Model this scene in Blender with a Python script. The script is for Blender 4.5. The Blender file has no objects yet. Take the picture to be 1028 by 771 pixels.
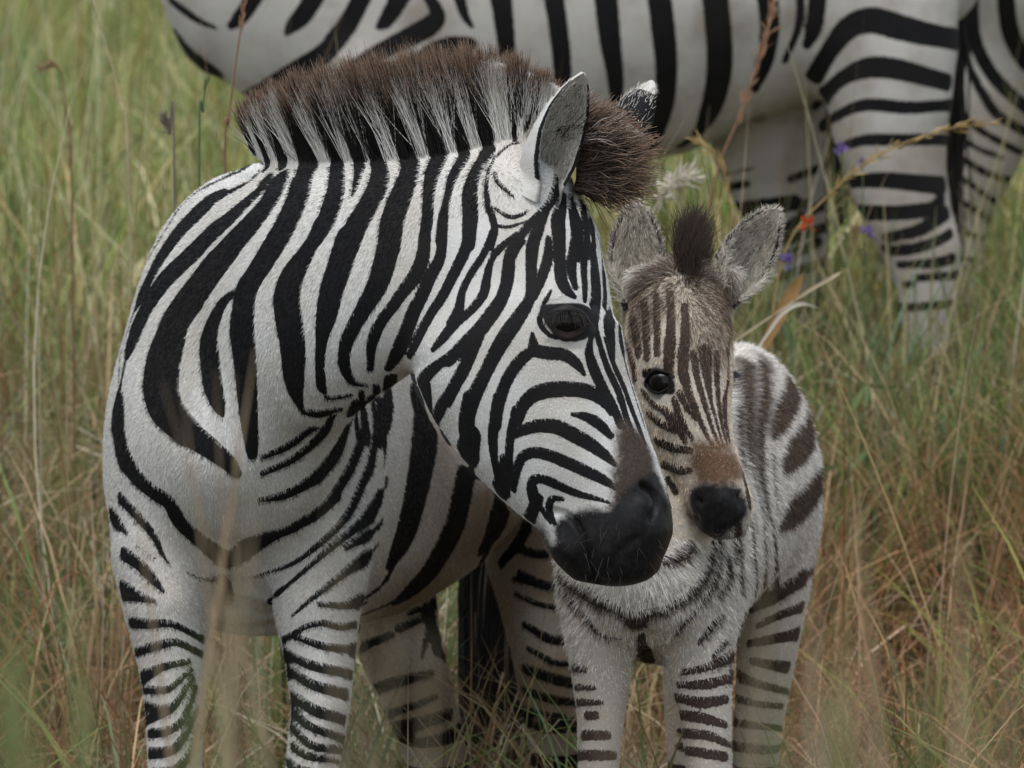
import bpy, bmesh, math, random
import numpy as np
import openvdb
from mathutils import Vector, Matrix
from mathutils.bvhtree import BVHTree
from mathutils.kdtree import KDTree

rad = math.radians
rng = np.random.default_rng(7)
random.seed(7)
S = bpy.context.scene
COL = S.collection

# ------------------------------------------------------------------ camera, sky, sun, exposure
CAM_H, PITCH, FPX = 2.2, math.atan((385.5 + 583) / 7200.0), 7200.0
cam_d = bpy.data.cameras.new('camera')
cam_d.sensor_width = 36.0
cam_d.lens = 36.0 * FPX / 1028.0
cam_d.clip_start, cam_d.clip_end = 0.1, 2000.0
cam_d.dof.use_dof = True
cam_d.dof.focus_distance = 8.86
cam_d.dof.aperture_fstop = cam_d.lens / 24.0
cam = bpy.data.objects.new('camera', cam_d)
COL.objects.link(cam)
cam.location = (0, 0, CAM_H)
cam.rotation_euler = (math.pi / 2 - PITCH, 0, 0)
S.camera = cam

SUN_EL, SUN_AZ = rad(70), rad(205)           # azimuth measured from +Y towards +X
world = bpy.data.worlds.new('World')
S.world = world
world.use_nodes = True
wn = world.node_tree
sky = wn.nodes.new('ShaderNodeTexSky')
sky.sky_type = 'NISHITA'
sky.sun_disc = False
sky.sun_elevation = SUN_EL
sky.sun_rotation = SUN_AZ
sky.air_density, sky.dust_density, sky.ozone_density = 1.3, 1.0, 1.5
hs = wn.nodes.new('ShaderNodeHueSaturation')   # a cloud-covered sky: the same sky, much less blue
hs.inputs['Saturation'].default_value = 0.48
wn.links.new(sky.outputs[0], hs.inputs['Color'])
wn.links.new(hs.outputs[0], wn.nodes['Background'].inputs[0])
wn.nodes['Background'].inputs[1].default_value = 0.105
sun_d = bpy.data.lights.new('sun', 'SUN')
sun_d.energy = 1.5
sun_d.angle = rad(35)
sun_d.color = (1.0, 0.995, 0.985)
sun = bpy.data.objects.new('sun', sun_d)
COL.objects.link(sun)
sd_ = Vector((math.sin(SUN_AZ) * math.cos(SUN_EL), math.cos(SUN_AZ) * math.cos(SUN_EL), math.sin(SUN_EL)))
sun.rotation_euler = sd_.to_track_quat('Z', 'Y').to_euler()
S.view_settings.view_transform = 'Standard'
S.view_settings.look = 'None'
S.view_settings.gamma = 1.0
S.view_settings.exposure = 0.76
S.cycles.max_bounces = 6

# ------------------------------------------------------------------ helpers
RV = np.array([1.0, 0, 0])
UV_ = np.array([0, math.sin(PITCH), math.cos(PITCH)])
FV = np.array([0, math.cos(PITCH), -math.sin(PITCH)])
EYE = np.array([0, 0, CAM_H])


def at(x, y, d):
    """The point d metres away that a surveyor at the photographer's stand sees at (x, y) of the photograph."""
    s = d / FPX
    return EYE + RV * ((x - 514) * s) - UV_ * ((y - 385.5) * s) + FV * d


def ground_z(x, y):
    r = np.clip(y - 9.7, 0, None)
    return 0.285 * (1 - np.exp(-(r / 1.6) ** 2)) + 0.02 * np.sin(x * 2.1 + y * 1.3) * np.sin(y * 0.9)


def catmull(a, n):
    """Resample rows of a (M,k) with a Catmull-Rom spline to n rows, evenly in parameter."""
    a = np.asarray(a, float)
    m = len(a)
    if m == 2:
        t = np.linspace(0, 1, n)[:, None]
        return a[0] * (1 - t) + a[1] * t
    e = np.vstack([2 * a[0] - a[1], a, 2 * a[-1] - a[-2]])
    out = []
    for s in np.linspace(0, m - 1, n):
        i = min(int(s), m - 2)
        t = s - i
        p0, p1, p2, p3 = e[i:i + 4]
        out.append(0.5 * ((2 * p1) + (-p0 + p2) * t + (2 * p0 - 5 * p1 + 4 * p2 - p3) * t * t + (-p0 + 3 * p1 - 3 * p2 + p3) * t ** 3))
    return np.array(out)


def unit(v):
    v = np.asarray(v, float)
    return v / np.maximum(np.linalg.norm(v, axis=-1, keepdims=True), 1e-9)


class Loft:
    """A tapering limb or trunk: rows are (x, y, z, half height along up, half width), up is a vector or one per row."""
    def __init__(self, rows, up, k=0.03, e=2.0, n=14, cap=0.8, taper=0.0):
        rows = np.asarray(rows, float)
        up = np.asarray(up, float)
        if up.ndim == 1:
            up = np.tile(up, (len(rows), 1))
        r = catmull(np.hstack([rows, up]), n)
        self.C, self.A = r[:, :3], np.maximum(r[:, 3:5], 0.004)
        T = unit(np.gradient(self.C, axis=0))
        U = r[:, 5:8]
        U = unit(U - T * np.sum(U * T, 1, keepdims=True))
        self.T, self.U, self.V = T, U, np.cross(T, U)
        self.k, self.e, self.cap, self.taper = k, e, cap, taper
        m = self.A.max() + 0.08
        self.lo, self.hi = self.C.min(0) - m, self.C.max(0) + m

    def locate(self, p):
        best = np.full(len(p), 1e9, np.float32)
        pos = np.zeros(len(p), np.float32)
        for i in range(len(self.C) - 1):
            a, ab = self.C[i], self.C[i + 1] - self.C[i]
            t = np.clip((p - a) @ ab / max(ab @ ab, 1e-12), 0, 1)
            d = p - a - t[:, None] * ab
            d2 = np.einsum('ij,ij->i', d, d)
            m = d2 < best
            best[m] = d2[m]
            pos[m] = i + t[m]
        return pos

    def local(self, p):
        pos = self.locate(p)
        i = np.minimum(pos.astype(int), len(self.C) - 2)
        t = (pos - i)[:, None]
        L = lambda X: X[i] * (1 - t) + X[i + 1] * t
        off = p - L(self.C)
        U, V, T, A = L(self.U), L(self.V), L(self.T), L(self.A)
        dot = lambda a, b: np.einsum('ij,ij->i', a, b)
        return pos, dot(off, U), dot(off, V), dot(off, T), A, off

    def __call__(self, p):
        pos, u, v, w, A, off = self.local(p)
        aw = np.minimum(A[:, 0], A[:, 1]) * self.cap + 1e-6
        e = self.e
        if self.taper:
            A = A * np.stack([np.ones(len(A)), 1 - self.taper * np.clip(u / A[:, 0], -1, 1)], 1)
        q = ((np.abs(u) / A[:, 0]) ** e + (np.abs(v) / A[:, 1]) ** e + (np.abs(w) / aw) ** e) ** (1 / e)
        q = np.maximum(q, 1e-3)
        return np.linalg.norm(off, axis=1) * (1 - 1 / q)


def grow(lofts, h):
    """One continuous skin round all lofts: signed distance on a grid, blended, contoured to quads."""
    lo = np.min([l.lo for l in lofts], 0)
    hi = np.max([l.hi for l in lofts], 0)
    n = np.ceil((hi - lo) / h).astype(int) + 1
    F = np.full(n, 0.2, np.float32)
    for l in lofts:
        a = np.maximum(((l.lo - lo) / h).astype(int), 0)
        b = np.minimum(((l.hi - lo) / h).astype(int) + 2, n)
        sl = tuple(slice(a[j], b[j]) for j in range(3))
        ax = [lo[j] + h * np.arange(a[j], b[j]) for j in range(3)]
        for x0 in range(0, len(ax[0]), 48):
            xs = ax[0][x0:x0 + 48]
            g = np.stack(np.meshgrid(xs, ax[1], ax[2], indexing='ij'), -1).astype(np.float32)
            v = l(g.reshape(-1, 3)).reshape(g.shape[:3]).astype(np.float32)
            s = (slice(a[0] + x0, a[0] + x0 + len(xs)), sl[1], sl[2])
            f = F[s]
            k = l.k
            hh = np.maximum(k - np.abs(f - v), 0) / k
            F[s] = np.minimum(f, v) - hh * hh * k * 0.25
    F = np.clip(F, -0.2, 0.2)
    g = openvdb.FloatGrid(0.2)
    g.copyFromArray(F)
    pts, quads = g.convertToQuads(0.0)
    pts = np.asarray(pts, float) * h + lo
    quads = np.ascontiguousarray(np.asarray(quads))
    return pts, quads


def raw_mesh(name, v, f):
    me = bpy.data.meshes.new(name)
    f = [tuple(q) for q in f] if not isinstance(f, np.ndarray) else f
    if isinstance(f, np.ndarray):
        k = f.shape[1]
        me.vertices.add(len(v))
        me.vertices.foreach_set('co', np.asarray(v, np.float32).ravel())
        me.loops.add(f.size)
        me.loops.foreach_set('vertex_index', f.ravel().astype(np.int32))
        me.polygons.add(len(f))
        me.polygons.foreach_set('loop_start', np.arange(0, f.size, k, dtype=np.int32))
        me.update(calc_edges=True)
        me.validate()
    else:
        me.from_pydata([tuple(p) for p in v], [], f)
    return me


def skin(lofts, h, smooth=4, levels=1):
    v, f = grow(lofts, h)
    me = raw_mesh('skin', v, f)
    ob = bpy.data.objects.new('skin', me)
    COL.objects.link(ob)
    m = ob.modifiers.new('s', 'SMOOTH')
    m.factor, m.iterations = 0.5, smooth
    if levels:
        m = ob.modifiers.new('d', 'SUBSURF')
        m.levels = m.render_levels = levels
    dg = bpy.context.evaluated_depsgraph_get()
    out = bpy.data.meshes.new_from_object(ob.evaluated_get(dg))
    bpy.data.objects.remove(ob)
    return out


def arrays(me):
    v = np.empty(len(me.vertices) * 3, np.float32)
    me.vertices.foreach_get('co', v)
    n = np.empty(len(me.vertices) * 3, np.float32)
    me.vertices.foreach_get('normal', n)
    return v.reshape(-1, 3).astype(float), n.reshape(-1, 3).astype(float)


def refine(me, test):
    """Halve the quads whose centre passes test, so that fine markings fit."""
    bm = bmesh.new()
    bm.from_mesh(me)
    es = set()
    c = np.array([f.calc_center_median() for f in bm.faces])
    ok = test(c)
    for f, o in zip(bm.faces, ok):
        if o:
            es.update(f.edges)
    bmesh.ops.subdivide_edges(bm, edges=list(es), cuts=1, use_grid_fill=True, smooth=0.6)
    bm.to_mesh(me)
    bm.free()
    return me


def tri_ray(me):
    bm = bmesh.new()
    bm.from_mesh(me)
    t = BVHTree.FromBMesh(bm)
    bm.free()
    return t


def look(tree, x, y):
    d = unit(at(x, y, 1.0) - EYE)
    hit = tree.ray_cast(Vector(EYE), Vector(d), 60)
    return hit[0], hit[1]


def parse(txt):
    out = []
    for ln in txt.strip().splitlines():
        ln = ln.split('#')[0].strip()
        if ln:
            out.append(np.array([[float(q) for q in t.split(',')] for t in ln.split()]))
    return out


class Paint:
    """Coat markings: every dark stripe is a curve laid on the skin with its own width; sd is metres to its edge."""
    def __init__(self, me, far=0.03, slant=4.5):
        self.slant = slant
        self.v, self.n = arrays(me)
        self.kd = KDTree(len(self.v))
        for i, p in enumerate(self.v):
            self.kd.insert(p, i)
        self.kd.balance()
        self.sd = np.full(len(self.v), far)
        self.far = far
        self.tree = tri_ray(me)

    def stroke(self, pts, nrm, rr):
        for i in range(len(pts) - 1):
            a, b, ra, rb = pts[i], pts[i + 1], rr[i], rr[i + 1]
            if np.linalg.norm(b - a) > 0.09:
                continue
            mid, L = (a + b) / 2, np.linalg.norm(b - a)
            hit = self.kd.find_range(mid, L / 2 + max(ra, rb) + self.far)
            if not hit:
                continue
            idx = np.array([h[1] for h in hit])
            p = self.v[idx]
            ok = self.n[idx] @ (nrm[i] + nrm[i + 1]) > -0.1
            idx, p = idx[ok], p[ok]
            ab = b - a
            t = np.clip((p - a) @ ab / max(ab @ ab, 1e-12), 0, 1)
            d = np.linalg.norm(p - a - t[:, None] * ab, axis=1) - (ra * (1 - t) + rb * t)
            self.sd[idx] = np.minimum(self.sd[idx], d)

    def lay(self, txt, step=5.0):
        """Each line: x,y,width of a stripe's middle as seen in the photograph; found on the skin by sight line."""
        for a in parse(txt):
            ln = np.sum(np.hypot(*np.diff(a[:, :2], axis=0).T))
            r = catmull(a, max(3, int(ln / step) + 2))
            P, N, R = [], [], []
            tg = np.gradient(r[:, :2], axis=0)
            tg /= np.maximum(np.hypot(tg[:, 0], tg[:, 1])[:, None], 1e-6)
            for (x, y, w), (tx, ty) in zip(r, tg):
                p, n = look(self.tree, x, y)
                if p is None:
                    if len(P) > 1:
                        self.stroke(np.array(P), np.array(N), R)
                    P, N, R = [], [], []
                    continue
                w = max(w, 0.8)
                p = np.array(p)
                flat = w * float(np.linalg.norm(p - EYE)) / FPX
                e1, e2 = look(self.tree, x - ty * w / 2, y + tx * w / 2)[0], look(self.tree, x + ty * w / 2, y - tx * w / 2)[0]
                wide = flat
                if (e1 is None) != (e2 is None):            # one edge is past the outline: twice the other half
                    g = 2 * np.linalg.norm(np.array(e1 if e2 is None else e2) - p)
                    if g < 2.2 * flat:
                        wide = max(flat, g)
                elif e1 is not None:      # width measured along the slanting skin
                    e1, e2 = np.array(e1), np.array(e2)
                    g = np.linalg.norm(e1 - e2)
                    if np.linalg.norm((e1 + e2) / 2 - p) < 0.22 * g and g < self.slant * flat:
                        wide = max(flat, g)
                        p2 = (e1 + e2) / 2
                        q, nq, _, _ = self.tree.find_nearest(Vector(p2))
                        p, n = np.array(q), nq
                P.append(p); N.append(np.array(n))
                R.append(wide * 0.5)
            if len(P) > 1:
                R = np.convolve(np.pad(R, 2, mode='edge'), [.1, .2, .4, .2, .1], 'valid')
                self.stroke(np.array(P), np.array(N), R)

    def seen(self):
        """1 where the traced side of the animal is, 0 on its far side (which gets plain bands)."""
        view = unit(EYE - self.v)
        w = (np.sum(view * self.n, 1) > 0.02).astype(float)
        for i in np.nonzero(w > 0)[0][::1]:
            p = Vector(self.v[i])
            o = p + Vector(self.n[i]) * 0.006
            if self.tree.ray_cast(o, Vector(view[i]), 8.0)[0] is not None:
                w[i] = 0.0
        return w


def blur(me, w, it=6):
    e = np.empty(len(me.edges) * 2, np.int32)
    me.edges.foreach_get('vertices', e)
    e = e.reshape(-1, 2)
    deg = np.bincount(e.ravel(), minlength=len(w)).astype(float)
    for _ in range(it):
        s = np.bincount(e[:, 0], weights=w[e[:, 1]], minlength=len(w)) + np.bincount(e[:, 1], weights=w[e[:, 0]], minlength=len(w))
        w = 0.5 * w + 0.5 * s / np.maximum(deg, 1)
    return w


def put(me, name, arr):
    a = me.attributes.new(name, 'FLOAT', 'POINT')
    a.data.foreach_set('value', np.asarray(arr, np.float32))


def link(name, data, parent=None, mat=None):
    o = bpy.data.objects.new(name, data)
    COL.objects.link(o)
    if mat is not None:
        data.materials.append(mat)
    if parent is not None:
        o.parent = parent
        o.matrix_parent_inverse = parent.matrix_world.inverted()
    return o


def thing(name, label, cat, loc, group=None):
    o = bpy.data.objects.new(name, None)
    COL.objects.link(o)
    o.location = loc
    o.empty_display_size = 0.1
    o['label'] = label
    o['category'] = cat
    if group:
        o['group'] = group
    bpy.context.view_layer.update()
    return o


def shade_smooth(me):
    me.polygons.foreach_set('use_smooth', np.ones(len(me.polygons), bool))
    me.update()


def hair(name, P, rad_root, rad_tip, cols, mat, parent):
    """P: (N strands, K points, 3); cols: (N,3) colour at the root."""
    N, K = P.shape[:2]
    hc = bpy.data.hair_curves.new(name)
    hc.add_curves([K] * N)
    hc.attributes['position'].data.foreach_set('vector', P.reshape(-1).astype(np.float32)) if 'position' in hc.attributes else None
    r = hc.attributes.new('radius', 'FLOAT', 'POINT') if 'radius' not in hc.attributes else hc.attributes['radius']
    rr = np.linspace(0, 1, K)[None, :] * np.ones((N, 1))
    rr = rad_root * (1 - rr ** 1.5) + rad_tip * rr ** 1.5
    r.data.foreach_set('value', rr.reshape(-1).astype(np.float32))
    c = hc.attributes.new('tint', 'FLOAT_COLOR', 'CURVE')
    c.data.foreach_set('color', np.hstack([cols, np.ones((N, 1))]).reshape(-1).astype(np.float32))
    return link(name, hc, parent, mat)


# ------------------------------------------------------------------ node helper
class NT:
    def __init__(self, name):
        self.m = bpy.data.materials.new(name)
        self.m.use_nodes = True
        self.t = self.m.node_tree
        self.b = self.t.nodes['Principled BSDF']

    def n(self, kind, **kw):
        o = self.t.nodes.new(kind)
        for k, v in kw.items():
            if k in o.inputs:
                self.set(o.inputs[k], v)
            else:
                setattr(o, k, v)
        return o

    def set(self, sock, v):
        if hasattr(v, 'links'):
            self.t.links.new(v, sock)
        else:
            sock.default_value = v

    def attr(self, name, out='Fac'):
        return self.n('ShaderNodeAttribute', attribute_name=name).outputs[out]

    def math(self, op, a, b=0.0, c=0.0, clamp=False):
        o = self.n('ShaderNodeMath', operation=op, use_clamp=clamp)
        self.set(o.inputs[0], a); self.set(o.inputs[1], b); self.set(o.inputs[2], c)
        return o.outputs[0]

    def ramp(self, v, a, b, c=0.0, d=1.0):
        o = self.n('ShaderNodeMapRange', interpolation_type='SMOOTHSTEP')
        self.set(o.inputs[0], v)
        for i, q in enumerate((a, b, c, d)):
            self.set(o.inputs[i + 1], q)
        return o.outputs[0]

    def mix(self, f, a, b, blend='MIX'):
        o = self.n('ShaderNodeMix', data_type='RGBA', blend_type=blend)
        self.set(o.inputs[0], f); self.set(o.inputs[6], a); self.set(o.inputs[7], b)
        return o.outputs[2]

    def noise(self, scale, detail=3.0, vec=None, rough=0.55, out='Fac'):
        o = self.n('ShaderNodeTexNoise')
        o.inputs['Scale'].default_value = scale
        o.inputs['Detail'].default_value = detail
        o.inputs['Roughness'].default_value = rough
        if vec is None:
            vec = self.n('ShaderNodeTexCoord').outputs['Object']
        self.t.links.new(vec, o.inputs['Vector'])
        return o.outputs[out]

    def bump(self, h, strength, dist):
        o = self.n('ShaderNodeBump')
        self.set(o.inputs['Height'], h)
        self.set(o.inputs['Strength'], strength)
        o.inputs['Distance'].default_value = dist
        self.t.links.new(o.outputs[0], self.b.inputs['Normal'])


def rgb(r, g, b):
    return (r, g, b, 1.0)
# ------------------------------------------------------------------ materials
def coat(name, white=(0.63, 0.615, 0.585), cream=(0.52, 0.475, 0.41), edge=0.0032, tan=(0.30, 0.17, 0.08)):
    N = NT(name)
    fine = N.noise(420, 2.0)
    coarse = N.noise(9, 4.0)
    streak = N.noise(900, 2.0)
    jig = N.math('MULTIPLY', N.math('SUBTRACT', fine, 0.5), edge)
    d = N.math('ADD', N.attr('sd'), jig)
    black = N.ramp(d, 0.0007, -0.0007)
    w = N.mix(N.ramp(coarse, 0.38, 0.72), rgb(*white), rgb(*cream))
    w = N.mix(N.ramp(streak, 0.35, 0.75, 0.0, 0.28), w, rgb(white[0] * .6, white[1] * .58, white[2] * .55))
    w = N.mix(N.attr('dirt_shade'), w, rgb(0.31, 0.24, 0.175))  # dirt, and the shade painted on the mare's flank
    bk = N.mix(N.ramp(coarse, 0.4, 0.7), rgb(0.007, 0.0068, 0.0074), rgb(0.013, 0.0115, 0.0105))
    bk = N.mix(N.attr('brownish'), bk, rgb(0.058, 0.036, 0.026))
    c = N.mix(black, w, bk)
    brk = N.math('MULTIPLY', N.math('SUBTRACT', N.noise(170, 4.0), 0.5), 0.55)
    nose_m = N.ramp(N.math('ADD', N.attr('nose'), brk), 0.15, 0.85)
    muz_m = N.ramp(N.math('ADD', N.attr('muzzle'), brk), 0.15, 0.85)
    c = N.mix(nose_m, c, N.mix(N.ramp(N.noise(260, 3.0), 0.35, 0.7), rgb(tan[0], tan[1], tan[2]), rgb(tan[0] * .62, tan[1] * .6, tan[2] * .6)))
    skin_c = N.mix(N.ramp(N.noise(160, 3.0), 0.4, 0.7), rgb(0.0085, 0.0080, 0.0082), rgb(0.017, 0.0155, 0.0150))
    c = N.mix(muz_m, c, skin_c)
    N.set(N.b.inputs['Base Color'], c)
    N.set(N.b.inputs['Roughness'], N.math('SUBTRACT', N.math('ADD', 0.62, N.math('MULTIPLY', streak, 0.15)), N.math('MULTIPLY', muz_m, 0.20)))
    N.b.inputs['Specular IOR Level'].default_value = 0.18
    N.b.inputs['Sheen Weight'].default_value = 0.03
    N.b.inputs['Sheen Roughness'].default_value = 0.4
    h = N.math('ADD', N.math('MULTIPLY', fine, 0.6), N.math('MULTIPLY', streak, 0.5))
    h = N.math('ADD', h, N.math('MULTIPLY', N.noise(60, 3.0), 0.9))
    N.bump(h, N.math('SUBTRACT', 0.45, N.math('MULTIPLY', muz_m, 0.34)), 0.003)
    return N.m


def eye_mat():
    N = NT('eye_dark')
    N.b.inputs['Base Color'].default_value = rgb(0.008, 0.006, 0.005)
    N.b.inputs['Roughness'].default_value = 0.22
    N.b.inputs['Specular IOR Level'].default_value = 0.3
    return N.m


def hair_mat(name, tip=(0.10, 0.05, 0.025), a=0.55, b=0.9, tipmix=1.0, rough=0.6):
    """Strands take their root colour from the strand's own tint and weather to the tip colour."""
    N = NT(name)
    hi = N.n('ShaderNodeHairInfo')
    r = hi.outputs['Random']
    f = N.ramp(N.math('ADD', hi.outputs['Intercept'], N.math('MULTIPLY', N.math('SUBTRACT', r, 0.5), 0.3)), a, b, 0.0, tipmix)
    c = N.mix(f, N.attr('tint', 'Color'), rgb(*tip))
    hsv = N.n('ShaderNodeHueSaturation')
    N.set(hsv.inputs['Color'], c)
    N.set(hsv.inputs['Value'], N.math('ADD', 0.65, N.math('MULTIPLY', r, 0.7)))
    N.set(N.b.inputs['Base Color'], hsv.outputs[0])
    N.b.inputs['Roughness'].default_value = rough
    N.b.inputs['Specular IOR Level'].default_value = 0.2
    return N.m


M_COAT = coat('coat_mare', tan=(0.074, 0.053, 0.040))
M_FOAL = coat('coat_foal', white=(0.58, 0.53, 0.46), cream=(0.50, 0.42, 0.33), edge=0.007, tan=(0.15, 0.085, 0.05))
M_FARCOAT = coat('coat_dusty', white=(0.64, 0.63, 0.60), cream=(0.36, 0.33, 0.28), edge=0.008)
M_EYE = eye_mat()
M_MANE = hair_mat('mane_hair', tip=(0.26, 0.17, 0.115), a=0.66, b=1.05)
M_EARFUR = hair_mat('ear_hair', tip=(.62, .57, .48), a=.3, b=1.0, tipmix=.8)
M_FUR = hair_mat('soft_fur', tip=(0.50, 0.44, 0.37), a=0.3, b=1.2, tipmix=0.25)
# ------------------------------------------------------------------ coat markings: middle lines of the dark stripes with their widths
# (a line starting with @ gives origin and scale of the survey sheet the following lines were read from)
def sheet(txt):
    out, o = [], (0, 0, 1)
    for ln in txt.strip().splitlines():
        ln = ln.split('#')[0].strip()
        if not ln:
            continue
        if ln[0] == '@':
            o = [float(q) for q in ln[1:].split(',')]
            continue
        r = np.array([[float(q) for q in t.split(',')] for t in ln.split()])
        if len(o) > 3:      # widths on this sheet were read along the horizontal
            tg = np.gradient(r[:, :2], axis=0)
            s = np.abs(tg[:, 1]) / np.maximum(np.hypot(tg[:, 0], tg[:, 1]), 1e-6)
            r[:, 2] *= np.interp(s, [0, .4, .65, .85, 1], [1, .92, .74, .87, 1]) * o[3] if o[3] else 1.0
        if len(o) > 4:      # bands that run on round the limb at both ends
            r[:, 2] = np.maximum(r[:, 2], .8 * np.median(r[:, 2]))
            a_, b_ = unit(r[0, :2] - r[1, :2]) * o[4], unit(r[-1, :2] - r[-2, :2]) * o[4]
            r = np.vstack([np.r_[r[0, :2] + a_, r[0, 2]], r, np.r_[r[-1, :2] + b_, r[-1, 2]]])
        out.append(' '.join('%.1f,%.1f,%.1f' % (o[0] + o[2] * a, o[1] + o[2] * b, o[2] * w) for a, b, w in r))
    return '\n'.join(out)


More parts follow.
